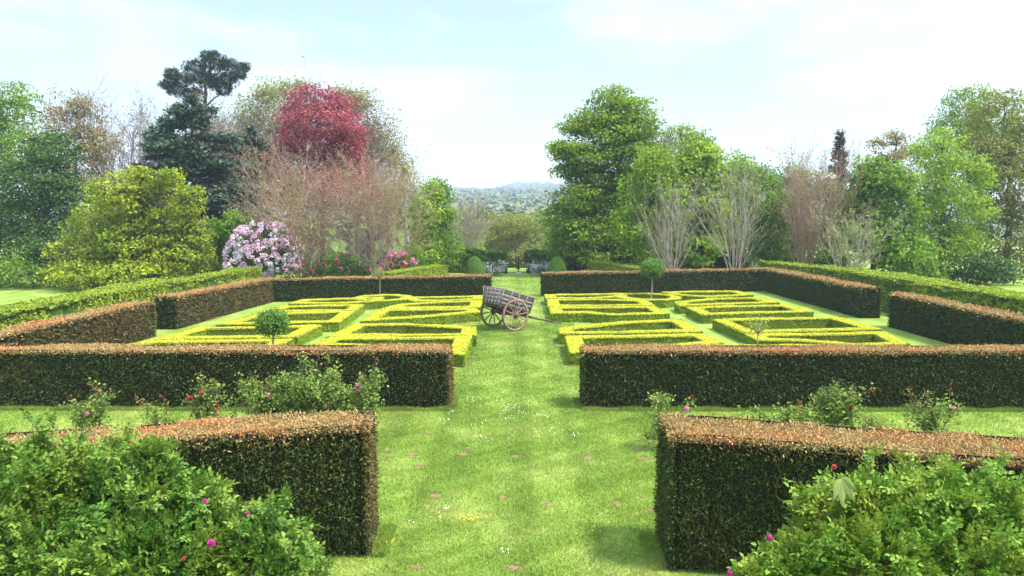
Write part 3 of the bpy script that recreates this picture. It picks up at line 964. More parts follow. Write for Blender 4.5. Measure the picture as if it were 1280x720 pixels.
# --- right side
leafy('beech_tree', 'big fresh green beech with tiered branches, tallest tree right of the valley view', 'tree', 775, 60,
      [(765, 125, 28, 16), (790, 138, 30, 18), (748, 148, 34, 14), (800, 160, 32, 18), (725, 160, 26, 10), (765, 172, 44, 18), (712, 186, 30, 10), (740, 198, 46, 16), (800, 195, 42, 24), (712, 214, 24, 9), (750, 225, 44, 18),
       (800, 235, 44, 30), (722, 248, 34, 18), (762, 258, 50, 26), (708, 272, 30, 20), (740, 292, 50, 28), (705, 305, 28, 22), (790, 290, 46, 34), (698, 188, 12, 6), (760, 318, 60, 20)],
      M['beech'], M['bark'], dens=1.3, L=0.23, W=0.15, flat=0.32, spread=0.42, trunk_r=0.4)
bare_tree('bare_tree', 'thin leafless twigs showing at the shoulder of the big beech', 'tree', 812, 63, 10.5, 6, 0.2, M['bark_mauve'], M['olive'], 500, r0=0.08, single=4)
leafy('oak_tree', 'dark green oak top behind the lime green trees', 'tree', 862, 72,
      [(850, 168, 20, 12), (872, 176, 22, 14), (845, 190, 26, 18), (880, 195, 22, 18), (860, 225, 40, 30)], M['beech'], M['bark'], dens=0.9)
leafy('broadleaf_tree', 'lime green tree next to the big beech, behind the first bare stems', 'tree', 815, 54,
      [(812, 205, 20, 20), (828, 218, 26, 28), (800, 240, 26, 28), (835, 255, 30, 32), (795, 280, 32, 32), (825, 300, 40, 32)], M['lime'], M['bark'], dens=1.3, trunk_r=0.18)
leafy('broadleaf_tree', 'lime green tree with broad flat leaves between two clumps of bare stems', 'tree', 878, 55,
      [(878, 195, 22, 18), (865, 215, 24, 24), (892, 225, 22, 28), (876, 258, 32, 32), (885, 290, 30, 28), (872, 312, 36, 22)], M['lime'], M['bark'], dens=1.3, L=0.3, W=0.2, flat=0.35, trunk_r=0.18)
leafy('broadleaf_tree', 'mid green tree with horizontal sprays between two bare clumps', 'tree', 955, 56,
      [(955, 225, 20, 20), (945, 250, 26, 26), (970, 262, 26, 26), (955, 290, 34, 28), (960, 312, 36, 20), (935, 215, 18, 16)], M['mid'], M['bark'], dens=0.95, trunk_r=0.16)
leafy('broadleaf_tree', 'bright green dense tree beside the small dark spruce', 'tree', 1095, 53,
      [(1088, 215, 24, 20), (1110, 230, 30, 24), (1080, 245, 26, 26), (1115, 270, 40, 30), (1090, 292, 36, 28), (1120, 315, 44, 26), (1070, 270, 18, 22)], M['mid'], M['bark'], dens=1.35, L=0.28, W=0.18, trunk_r=0.2)
leafy('broadleaf_tree', 'fresh lime tree rising behind the tallest pale bare stems', 'tree', 922, 61,
      [(920, 208, 22, 18), (905, 228, 22, 24), (935, 232, 24, 26), (920, 265, 32, 32), (920, 298, 34, 28)], M['lime'], M['bark'], dens=1.2, trunk_r=0.18)
leafy('broadleaf_tree', 'light green tree filling the gap behind the reddish twiggy tree', 'tree', 992, 62,
      [(985, 222, 22, 18), (1005, 238, 24, 24), (985, 258, 28, 28), (1000, 290, 36, 30)], M['beech'], M['bark'], dens=1.1, trunk_r=0.18)
bare_tree('bare_tree', 'pale upright bare stems in front of the lime green tree near the beech', 'tree', 840, 51, 7.4, 12, 0.30, M['bark_pale'], M['budgreen'], 900, r0=0.045, bend=0.07, up=0.05, kids=(1, 1, 1), ang=(12, 34), n=(6, 4, 3, 2))
bare_tree('bare_tree', 'tallest pale bare stems between the lime green and the mid green tree', 'tree', 921, 51.5, 8.8, 10, 0.26, M['bark_pale'], M['budgreen'], 1200, r0=0.045, bend=0.07, up=0.05, kids=(1, 1, 1), ang=(12, 34), n=(6, 4, 3, 2))
bare_tree('bare_tree', 'reddish brown twiggy tree left of the small dark spruce', 'tree', 1008, 54, 9.2, 13, 0.40, M['bark_red'], M['bud'], 3600, r0=0.055, bend=0.055, up=0.045, ang=(10, 26), n=(6, 4, 3, 2))
bare_tree('bare_tree', 'low grey tangled bare tree in front of the bright green dense tree', 'tree', 1062, 50, 5.6, 9, 0.6, M['bark_pale'], M['budgreen'], 1500, r0=0.045, kids=(1, 1, 1), ang=(18, 42), n=(6, 4, 3, 2))
leafy('budding_tree', 'olive budding shrubby tree behind the reddish twiggy tree', 'tree', 1035, 60,
      [(1030, 235, 22, 24), (1050, 260, 24, 28), (1025, 285, 34, 30), (1055, 300, 34, 26)], M['olive'], M['bark'], dens=0.7)
cedar('spruce_tree', 'small dark pointed spruce against the sky', 1046, 66, 170, 300, 17, leaf_mat('brown_spruce_needles', (0.06, 0.05, 0.035), (0.13, 0.10, 0.07), None, trans=0.1), M['bark'], tiers=22, prof=0.9, droop=0.25, cards=60, L=0.24, W=0.07)
leafy('oak_tree', 'sparse bronze leaved tree top above the bright green dense tree', 'tree', 1112, 72,
      [(1095, 178, 14, 8), (1118, 172, 18, 10), (1110, 195, 20, 12), (1135, 190, 24, 16), (1125, 215, 28, 16)], M['bud'], M['bark'], dens=0.45, inner=0.2)
leafy('broadleaf_tree', 'fresh green tree outside the bright green dense tree', 'tree', 1180, 56,
      [(1175, 190, 34, 28), (1200, 220, 40, 32), (1160, 235, 36, 32), (1190, 265, 50, 34), (1175, 305, 56, 34)], M['lime'], M['bark'], dens=1.1)
leafy('oak_tree', 'olive green oak outermost beyond the fresh green tree', 'tree', 1262, 60,
      [(1255, 150, 44, 34), (1285, 190, 50, 36), (1235, 200, 44, 36), (1265, 245, 60, 40), (1255, 300, 66, 40)], M['olive'], M['bark'], dens=1.0)
leafy('beech_tree', 'deep green tree behind the outermost oak', 'tree', 1225, 74,
      [(1215, 135, 40, 30), (1195, 165, 40, 30), (1240, 180, 46, 34)], M['beech'], M['bark'], dens=0.9)

# evergreen understorey behind the garden, each its own shrub
under = [
    (320, 58, 26, 40, 'mid', 'green bush behind the lilac rhododendron'),
    (452, 57, 22, 28, 'dark', 'dark bush behind the narrower fan of bare stems'),
    (372, 57, 24, 32, 'mid', 'green bush behind the foot of the widest bare fan'),
    (425, 56, 30, 34, 'mid', 'dark green bush between the two fans of bare stems'),
    (410, 52, 24, 22, 'dark', 'low dark bush with red blooms near the foot of the widest bare fan'),
    (500, 56, 22, 30, 'olive', 'olive bush behind the pink azalea'),
    (576, 64, 22, 30, 'dark', 'dark laurel joining the light dome topiary'),
    (649, 69, 18, 20, 'olive', 'light green bush seen through the iron gate'),
    (722, 64, 28, 30, 'dark', 'dark laurel between topiary dome and beech trunk'),
    (765, 60, 34, 30, 'dark', 'dark laurel under the big beech beside the short pale hedge'),
    (845, 58, 36, 38, 'mid', 'green bush behind the nearest pale bare stems'),
    (905, 58, 32, 36, 'dark', 'dark bush at the foot of the tallest bare stems'),
    (985, 58, 34, 36, 'dark', 'dark bush left of the reddish twiggy tree'),
    (1040, 56, 34, 40, 'mid', 'green bush right of the reddish twiggy tree'),
    (1150, 52, 40, 34, 'mid', 'green bush below the bright green dense tree'),
    (1230, 52, 46, 40, 'dark', 'dark bush below the outermost oak'),
    (95, 52, 40, 30, 'dark', 'dark bush below the dark holly'),
    (10, 50, 50, 34, 'mid', 'green bush outermost below the dark holly'),
]
for px, d, rw, hpx, mt, lab in under:
    by = 265 + 5 * F_PX / d
    leafy('evergreen_shrub' if mt == 'dark' else 'bush', lab, 'shrub', px, d,
          [(px - rw * 0.45, by - hpx * 0.45, rw * 0.6, hpx * 0.5), (px + rw * 0.4, by - hpx * 0.4, rw * 0.65, hpx * 0.45), (px, by - hpx * 0.62, rw * 0.6, hpx * 0.42)],
          M[mt], M['bark'], dens=1.1, L=0.22, W=0.14, spread=0.3, group='garden shrubs', trunk_r=0.07, fork=0.2)

# ------------------------------------------------------------------ flowering shrubs
def truss_mesh(name, mat, r, k=16, pl=0.09):
    u = norm(R.normal(size=(k, 3)) + np.array((0, -0.2, 0.4)))
    mb = MB().add(*leaves(u * r * 0.8, u, pl * 1.6, pl * 1.3, 0.5, 0.3))
    mb.add(*leaves(u * r * 0.5, u, pl * 1.6, pl * 1.3, 0.9, 0.3))
    o = mb.build(name, mat)
    return o


def flowers(root, base, proto, P, label=None):
    for i, p in enumerate(P):
        o = proto if i == 0 else proto.copy()
        if i > 0:
            COL.objects.link(o)
        o.parent = root
        o.location = [float(v) for v in (p - base)]
        o.rotation_euler = (R.uniform(-0.4, 0.4), R.uniform(-0.4, 0.4), R.uniform(0, 6.28))
        s = R.uniform(0.75, 1.25)
        o.scale = (s, s, s)


def on_lobes(LB, k, facing=True):
    ar = np.array([r[0] * r[2] for c, r in LB])
    idx = R.choice(len(LB), size=k * 8, p=ar / ar.sum())
    out = []
    for i in idx:
        c, r = LB[i]
        u = R.normal(size=3)
        if facing:
            u[1] = -abs(u[1])
            u[2] = u[2] * 0.8 + 0.25
        u = norm(u)
        p = c + u * r * 1.05
        if any(np.sum(((p - c2) / (r2 * 1.02)) ** 2) < 1 for c2, r2 in LB) or p[2] < 0.3:
            continue
        out.append(p)
        if len(out) == k:
            break
    return out


def flowering(name, label, px, d, lobes, leafm, petals, nfl, r, mass=0, dens=1.0, L=0.2, W=0.09, group='flowering shrubs', pl=0.09):
    root = leafy(name, label, 'shrub', px, d, lobes, leafm, M['bark'], dens=dens, L=L, W=W, spread=0.22, group=group, trunk_r=0.06, fork=0.2, per=10)
    base = np.array(root.location)
    LB = to_lobes(d, [l if len(l) > 4 else (*l, 0.0) for l in lobes])
    flowers(root, base, truss_mesh('flower_truss', petals, r, pl=pl), on_lobes(LB, nfl))
    if mass:
        mb = MB()
        for p in on_lobes(LB, mass, False):
            u = norm(R.normal(size=(14, 3)) + np.array((0, 0, 0.4)))
            mb.add(*leaves(p + u * r * 0.8, u, pl * 1.6, pl * 1.3, 0.5, 0.3))
        tag(mb.build('flower_mass', petals, root, base), 'further lilac pink flower trusses', kind='stuff')
    return root


flowering('rhododendron', 'large lilac pink rhododendron in full bloom beside the bare fan of stems', 330, 50.5,
          [(322, 300, 28, 20, 0.0), (345, 298, 22, 18, 0.3), (305, 318, 22, 20, 0.0), (335, 322, 34, 22, -0.4), (360, 318, 16, 22, 0.2), (310, 332, 26, 12, -0.3), (345, 333, 24, 12, -0.5)], M['dark'], M['rhodo'], 98, 0.17, mass=300, dens=1.3)
flowering('rhododendron', 'small red flowered rhododendron at the foot of the widest bare fan', 395, 49.5,
          [(390, 338, 12, 9, 0.0), (402, 334, 10, 8, 0.0)], M['dark'], M['redflower'], 9, 0.10, dens=1.4)
flowering('rhododendron', 'dark green rhododendron with a few magenta flowers between the bare fans', 440, 50,
          [(436, 326, 16, 14, 0.0), (452, 333, 12, 9, 0.0)], M['dark'], M['magenta'], 7, 0.10, dens=1.3)
flowering('azalea', 'pink azalea beside the short pale clipped hedge', 502, 51,
          [(498, 324, 12, 9, 0.0), (510, 329, 10, 8, 0.0)], M['olive'], M['pink'], 26, 0.11, dens=1.2)
flowering('azalea', 'small magenta azalea at the foot of the narrower bare fan', 484, 50,
          [(484, 335, 9, 7, 0.0)], M['mid'], M['magenta'], 6, 0.10, dens=1.2)
for px, lab in ((619, 'grey white flowering shrub beside the dome topiary near the leafy columns'), (676, 'grey white flowering shrub beside the dome topiary near the beech')):
    leafy('grey_shrub', lab, 'shrub', px, 60, [(px - 7, 334, 9, 7, 0.0), (px + 6, 333, 9, 8, 0.0), (px, 337, 12, 6, 0.0)], M['greyleaf'], M['bark'], dens=2.2, L=0.13, W=0.09, spread=0.16, group='grey flowering shrubs', trunk_r=0.05, fork=0.2)

# dome topiary
for px, lab in ((593, 'clipped green dome topiary near the leafy columns'), (697, 'clipped green dome topiary under the beech edge')):
    c = np.array((at(px, 265, 58)[0], 58.0, 0))
    root = thing('dome_topiary', lab, 'topiary', c, group='dome topiaries')
    k = 9000
    u = norm(R.normal(size=(k, 3)))
    u[:, 2] = np.abs(u[:, 2])
    rad = np.array((0.78, 0.78, 1.62))
    P = u * rad
    P[:, :2] *= (1 + 0.12 * (1 - u[:, 2:3] ** 2) * 0)
    mb = MB().add(*leaves(c + P, u / rad, 0.09, 0.05, 0.7))
    mb.lathe(c, (0, 0, 1), [(0.02, 0.70), (0.5, 0.69), (1.0, 0.56), (1.3, 0.40), (1.52, 0.01)], 16, 1)
    mb.build('foliage', [leaf_mat('topiary_leaves', (0.08, 0.17, 0.02), (0.17, 0.29, 0.05), None, trans=0.25), M['dark']], root, c)
    MB().tubes([(c, c + np.array((0, 0, 0.5)), 0.06, 0.05)], 6).build('stem', M['bark'], root, c)

# iron gate in the end hedge
gx = at(648, 265, 61.5)[0]
root = thing('garden_gate', 'thin black iron gate at the end of the grass walk', 'gate', (gx, 61.5, 0))
o0 = np.array((gx, 61.5, 0.0))
for s in (-1, 1):
    MB().box(o0 + np.array((s * 1.05, 0, 0.72)), (0.09, 0.09, 1.44)).lathe(o0 + np.array((s * 1.05, 0, 1.44)), (0, 0, 1), [(0, 0.06), (0.06, 0.08), (0.14, 0.05), (0.18, 0.005)], 10).build('gate_post', M['iron'], root, o0)
for s in (-1, 1):
    mb = MB()
    segs = []
    x0, x1 = 0.02 * s, 1.0 * s
    for x in np.linspace(x0, x1, 9):
        segs.append((o0 + np.array((x, 0, 0.08)), o0 + np.array((x, 0, 1.12 + 0.22 * (1 - abs(x)))), 0.010, 0.010))
    for z in (0.12, 0.62, 1.08):
        segs.append((o0 + np.array((x0, 0, z)), o0 + np.array((x1, 0, z)), 0.014, 0.014))
    segs.append((o0 + np.array((x0, 0, 0.06)), o0 + np.array((x0, 0, 1.45)), 0.03, 0.03))
    mb.tubes(segs, 5).build('gate_leaf', M['iron'], root, o0)
MB().box(o0 + np.array((0, -0.12, 0.06)), (0.42, 0.16, 0.12), taper=0.9).build('stop_stone', M['stone'], root, o0)

# ------------------------------------------------------------------ standard trees in the parterre
def standard(label, px, py_base, zb, stem_h, ball_r, mat, k, thin=False, L=0.09):
    b = ground_at(px, py_base, zb)
    b[2] = 0.0
    root = thing('standard_tree', label, 'tree', b, group='standard trees in the parterre')
    segs = []
    limb(segs, b, b + np.array((0.02, 0, stem_h)), 0.045 if not thin else 0.022, 0.035 if not thin else 0.016, 4, 0.012)
    c = b + np.array((0, 0, stem_h + ball_r * 0.75))
    for _ in range(14):
        limb(segs, b + np.array((0.02, 0, stem_h)), c + norm(R.normal(size=3)) * ball_r * 0.7, 0.014, 0.005, 3, 0.02)
    MB().tubes(segs, 7).build('trunk', M['bark_pale'], root, b)
    nc = k // 9
    u = norm(R.normal(size=(nc, 3)))
    CC = c + u * np.array((1.12, 1.12, 0.86)) * ball_r * R.uniform(0.55 if not thin else 0.2, 1.0, size=(nc, 1))
    PP = (CC[:, None] + R.normal(size=(nc, 9, 3)) * 0.06).reshape(-1, 3)
    MB().add(*leaves(PP, np.repeat(u, 9, 0), L, L * 0.55, 0.9)).build('crown', mat, root, b)


standard('small standard tree with a dense green ball in front of golden box hedges', 342.5, 463, 0.0, 1.22, 0.43, M['ball'], 5200)
standard('standard tree with a dark green ball head and pale stem against the dark hedge', 814.5, 378, 0.0, 1.42, 0.62, M['ball'], 6000)
standard('thin spindly sapling with few leaves against the low dark hedge', 475, 381, 0.0, 1.45, 0.35, M['budgreen'], 330, thin=True)
standard('small pale wispy sapling among golden box hedges beyond the rust hedge top', 945, 463, 0.0, 1.15, 0.36, M['budgreen'], 420, thin=True, L=0.07)

# ------------------------------------------------------------------ the cart
CA = np.array((-0.50, 32.35, 0.0))
ax_f = norm(np.array((0.80, 0.60, 0)))          # towards the shafts
ax_n = norm(np.array((0.60, -0.80, 0)))         # along the axle, towards the viewer
root = thing('hand_cart', 'old weathered wooden two wheeled cart tipped on its shafts on the grass walk', 'cart', CA)
RW = 0.68
AX = CA + np.array((0, 0, RW))
up = np.array((0, 0, 1.0))
tilt = math.radians(17)
bf = ax_f * math.cos(tilt) - up * math.sin(tilt)          # forward along the tipped bed
bu = up * math.cos(tilt) + ax_f * math.sin(tilt)


def B(f, n, u):
    return AX + bf * f + ax_n * n + bu * u


def plank_panel(c00, c10, c01, c11, rows, th, mbx, gap=0.06, nrm=None):
    """rows of planks from the bottom edge (c00-c10) to the top edge (c01-c11)"""
    for i in range(rows):
        a, b = (i + gap / 2) / rows, (i + 1 - gap / 2) / rows
        q = [c00 * (1 - a) + c01 * a, c10 * (1 - a) + c11 * a, c10 * (1 - b) + c11 * b, c00 * (1 - b) + c01 * b]
        n_ = norm(np.cross(q[1] - q[0], q[3] - q[0]))
        j = R.normal() * 0.003
        V = np.array([p + n_ * (th / 2 + j) for p in q] + [p - n_ * (th / 2 - j) for p in q])
        mbx.add(V, [[0, 1, 2, 3], [7, 6, 5, 4], [0, 4, 5, 1], [1, 5, 6, 2], [2, 6, 7, 3], [3, 7, 4, 0]])


def bar(p, q, w, h, mbx, m=0):
    p, q = np.asarray(p, float), np.asarray(q, float)
    d = norm(q - p)
    s = norm(np.cross(d, up)) if abs(d[2]) < 0.95 else ax_n
    t = np.cross(s, d)
    V = np.array([e + s * w / 2 * i + t * h / 2 * j for e in (p, q) for i, j in ((-1, -1), (1, -1), (1, 1), (-1, 1))])
    mbx.add(V, [[0, 1, 2, 3], [7, 6, 5, 4], [0, 4, 5, 1], [1, 5, 6, 2], [2, 6, 7, 3], [3, 7, 4, 0]], m)


F0, F1, NB, NT, U0, U1 = -0.80, 0.88, 0.56, 0.70, 0.26, 0.90
FT0, FT1 = F0 - 0.08, F1 + 0.04
for s, nm in ((1, 'side_panel'), (-1, 'side_panel')):
    mb = MB()
    plank_panel(B(F0, NB * s, U0), B(F1, NB * s, U0), B(FT0, NT * s, U1), B(FT1, NT * s, U1), 4, 0.028, mb)
    for t in (0.02, 0.27, 0.5, 0.74, 0.98):
        f0, f1 = F0 + (F1 - F0) * t, FT0 + (FT1 - FT0) * t
        bar(B(f0, (NB + 0.035) * s, U0 - 0.05), B(f1, (NT + 0.035) * s, U1 + 0.015), 0.045, 0.035, mb)
    bar(B(FT0 - 0.02, NT * s, U1 + 0.028), B(FT1 + 0.02, NT * s, U1 + 0.028), 0.075, 0.045, mb)
    mb.build(nm, M['cartwood'], root, CA)
mb = MB()
plank_panel(B(F0 - 0.03, -NB, U0), B(F0 - 0.03, NB, U0), B(FT0 - 0.03, -NT + 0.02, U1), B(FT0 - 0.03, NT - 0.02, U1), 4, 0.028, mb)
for t in (0.06, 0.3, 0.5, 0.7, 0.94):
    bar(B(F0 - 0.065, -NB + 2 * NB * t, U0 - 0.03), B(FT0 - 0.065, -NT + 2 * NT * t, U1 + 0.01), 0.05, 0.03, mb)
bar(B(FT0 - 0.035, -NT, U1 + 0.02), B(FT0 - 0.035, NT, U1 + 0.02), 0.05, 0.04, mb)
mb.build('tailboard', M['cartwood'], root, CA)
mb = MB()
plank_panel(B(F1 - 0.02, -NB, U0), B(F1 - 0.02, NB, U0), B(FT1 - 0.02, -NT + 0.02, U1), B(FT1 - 0.02, NT - 0.02, U1), 4, 0.028, mb)
bar(B(FT1 - 0.02, -NT, U1 + 0.02), B(FT1 - 0.02, NT, U1 + 0.02), 0.05, 0.04, mb)
mb.build('front_board', M['cartwood'], root, CA)
mb = MB()
plank_panel(B(F0, -NB, U0 - 0.02), B(F1, -NB, U0 - 0.02), B(F0, NB, U0 - 0.02), B(F1, NB, U0 - 0.02), 7, 0.03, mb)
for t in (-0.7, -0.2, 0.3, 0.8):
    bar(B(t, -NB - 0.03, U0 - 0.075), B(t, NB + 0.03, U0 - 0.075), 0.07, 0.07, mb)
mb.build('floor', M['cartdark'], root, CA)
# shafts run under the bed and come down to the grass in front
for s in (-1, 1):
    mb = MB()
    pts = [B(-0.75, 0.42 * s, 0.13), B(0.95, 0.44 * s, 0.13), B(1.5, 0.44 * s, 0.12)]
    e = CA + ax_f * 2.15 + ax_n * 0.46 * s + up * 0.22
    e2 = CA + ax_f * 2.75 + ax_n * 0.52 * s + up * 0.05
    pts += [e, e2]
    for a, b, w in zip(pts[:-1], pts[1:], (0.09, 0.08, 0.065, 0.05)):
        bar(a, b, w, w * 1.05, mb)
    mb.build('shaft', M['cartdark'], root, CA)
mb = MB()
TW = 0.80
mb.tubes([(AX - ax_n * (TW + 0.14), AX + ax_n * (TW + 0.14), 0.03, 0.03)], 10)
bar(AX - ax_n * 0.62 + up * 0.03, AX + ax_n * 0.62 + up * 0.03, 0.12, 0.15, mb)
for s in (-1, 1):
    bar(AX + ax_n * 0.43 * s + up * 0.08, B(0.0, 0.43 * s, 0.16), 0.10, 0.10, mb)
mb.build('axle', M['cartdark'], root, CA)
for s in (-1, 1):
    c = AX + ax_n * TW * s
    wheel = MB().lathe(c, ax_n, [(-0.035, RW - 0.085), (0.035, RW - 0.085), (0.035, RW - 0.012), (-0.035, RW - 0.012), (-0.035, RW - 0.085)], 48).build('wheel', M['wheelwood'], root, CA)
    if s == -1:
        wheel['label'] = 'far wheel of darker wood half behind the cart bed'
    MB().lathe(c, ax_n, [(-0.033, RW - 0.012), (0.033, RW - 0.012), (0.033, RW + 0.002), (-0.033, RW + 0.002), (-0.033, RW - 0.012)], 48).build('tyre', M['rust'], wheel, np.zeros(3)).matrix_parent_inverse = Matrix()
    hub = MB().lathe(c, ax_n, [(-0.13, 0.0), (-0.13, 0.07), (-0.06, 0.105), (0.06, 0.105), (0.13, 0.075), (0.17, 0.06), (0.17, 0.0)], 16).build('hub', M['cartdark'], wheel)
    sp = []
    for k in range(12):
        a = 2 * math.pi * k / 12 + 0.1
        t = norm(np.cross(ax_n, up))
        dv = math.cos(a) * up + math.sin(a) * t
        sp.append(MB().tubes([(c + dv * 0.09, c + dv * 0.34, 0.030, 0.024), (c + dv * 0.34, c + dv * (RW - 0.08), 0.024, 0.028)], 6).build('spoke', M['wheelwood'], wheel))
    for o in [hub] + sp + [c2 for c2 in wheel.children if c2.name.startswith('tyre')]:
        o.location = [-float(v) for v in CA]

# ------------------------------------------------------------------ rose bushes before the second hedges
def rose_bush(label, px, d, hgt, wid, fl, leafk, sparse=False, col='pink'):
    b = np.array((at(px, 265, d)[0], d, 0.0))
    root = thing('rose_bush', label, 'rose bush', b, group='rose bushes before the dark hedges')
    segs, tips = [], []
    ns = 9 if not sparse else 5
    for i in range(ns):
        a = R.uniform(0, 6.28)
        e = b + np.array((math.cos(a) * wid * R.uniform(0.3, 1), math.sin(a) * wid * 0.6 * R.uniform(0.3, 1), hgt * R.uniform(0.65, 1.0)))
        m0 = b + np.array((math.cos(a) * 0.06, math.sin(a) * 0.06, 0))
        P = limb(segs, m0, e, 0.014, 0.005, 5, 0.04)
        tips += list(P[2:])
        for q in P[2:]:
            for _ in range(2):
                e2 = q + np.array((R.normal() * wid * 0.35, R.normal() * wid * 0.25, abs(R.normal()) * hgt * 0.16))
                P2 = limb(segs, q, e2, 0.006, 0.003, 3, 0.02)
                tips += list(P2[1:])
    MB().tubes(segs, 4).build('stems', M['stem_rose'], root, b)
    T = np.array(tips)
    T = T[T[:, 2] > hgt * 0.22]
    k = R.integers(0, len(T), size=leafk // 7)
    P = (T[k][:, None] + R.normal(size=(len(k), 7, 3)) * 0.065).reshape(-1, 3)
    P[:, 2] = np.maximum(P[:, 2], 0.05)
    mb = MB().add(*leaves(P, np.tile(np.array([[0, -0.2, 0.8]]), (len(P), 1)), 0.075, 0.045, 0.8), 0)
    kr = T[np.argsort(-T[:, 2])[:6]]
    Pr = (kr[:, None] + R.normal(size=(len(kr), 5, 3)) * 0.04).reshape(-1, 3)
    mb.add(*leaves(Pr, R.normal(size=Pr.shape), 0.06, 0.03, 0.8), 1)
    mb.build('foliage', [M['roseback'], M['rosered']], root, b)
    tt = T[(T[:, 2] > hgt * 0.45) & (T[:, 2] < hgt * 0.92)]
    for i in range(fl):
        p = tt[R.integers(0, len(tt))] + np.array((0, -0.10, 0.04))
        u = norm(R.normal(size=(16, 3)) + np.array((0, -0.5, 0.4)))
        rr = R.uniform(0.035, 0.055)
        MB().add(*leaves(p + u * rr * 0.7, u, rr * 1.6, rr * 1.4, 0.4, 0.3)).build('flower', M[col], root, b)
    return root


rose_bush('nearly bare rose bush, thin stems at the outer end of the pink rose row', 190, 16.6, 0.75, 0.35, 0, 300, True)
rose_bush('tall thin rose bush with dark red buds near the outer end of the row', 247, 16.8, 1.05, 0.40, 3, 1000, col='redflower')
rose_bush('short rose bush with one pale red bloom between two taller roses', 273, 16.2, 0.55, 0.28, 1, 600, col='redflower')
rose_bush('upright rose bush with a single pink bloom near its top', 316, 16.6, 1.22, 0.45, 1, 1900)
rose_bush('widest rose bush, dense with a rounded top and two pink blooms', 388, 16.8, 1.38, 0.72, 3, 4200)
rose_bush('rose bush bearing the most pink blooms, nearest the grass walk', 440, 16.6, 1.32, 0.55, 6, 2800)
rose_bush('lanky leaning rose bush with small red buds at the end of the hedge top', 838, 15.6, 1.15, 0.50, 2, 1000, True, col='pink')
rose_bush('low spreading rose bush without blooms between the lanky and the tall one', 985, 16.2, 0.72, 0.60, 0, 1700)
rose_bush('tall leafy rose bush with a reddish tip and no blooms', 1062, 16.2, 1.10, 0.58, 1, 2400, col='redflower')
rose_bush('thin low rose bush joining the low spreading one to the tall leafy one', 1024, 16.3, 0.70, 0.45, 0, 1200)
rose_bush('bushy rose with pale leaves between the upright rose and the widest rose', 352, 16.7, 1.0, 0.45, 1, 1800)
rose_bush('smallest rose bush, low beside the tall leafy one', 1105, 16.0, 0.48, 0.28, 0, 600)
rose_bush('straggling rose bush beyond the smallest one', 1180, 16.3, 0.85, 0.5, 2, 1200)
rose_bush('sparse rose bush beyond the nearly bare one', 95, 16.5, 0.9, 0.45, 1, 1100)

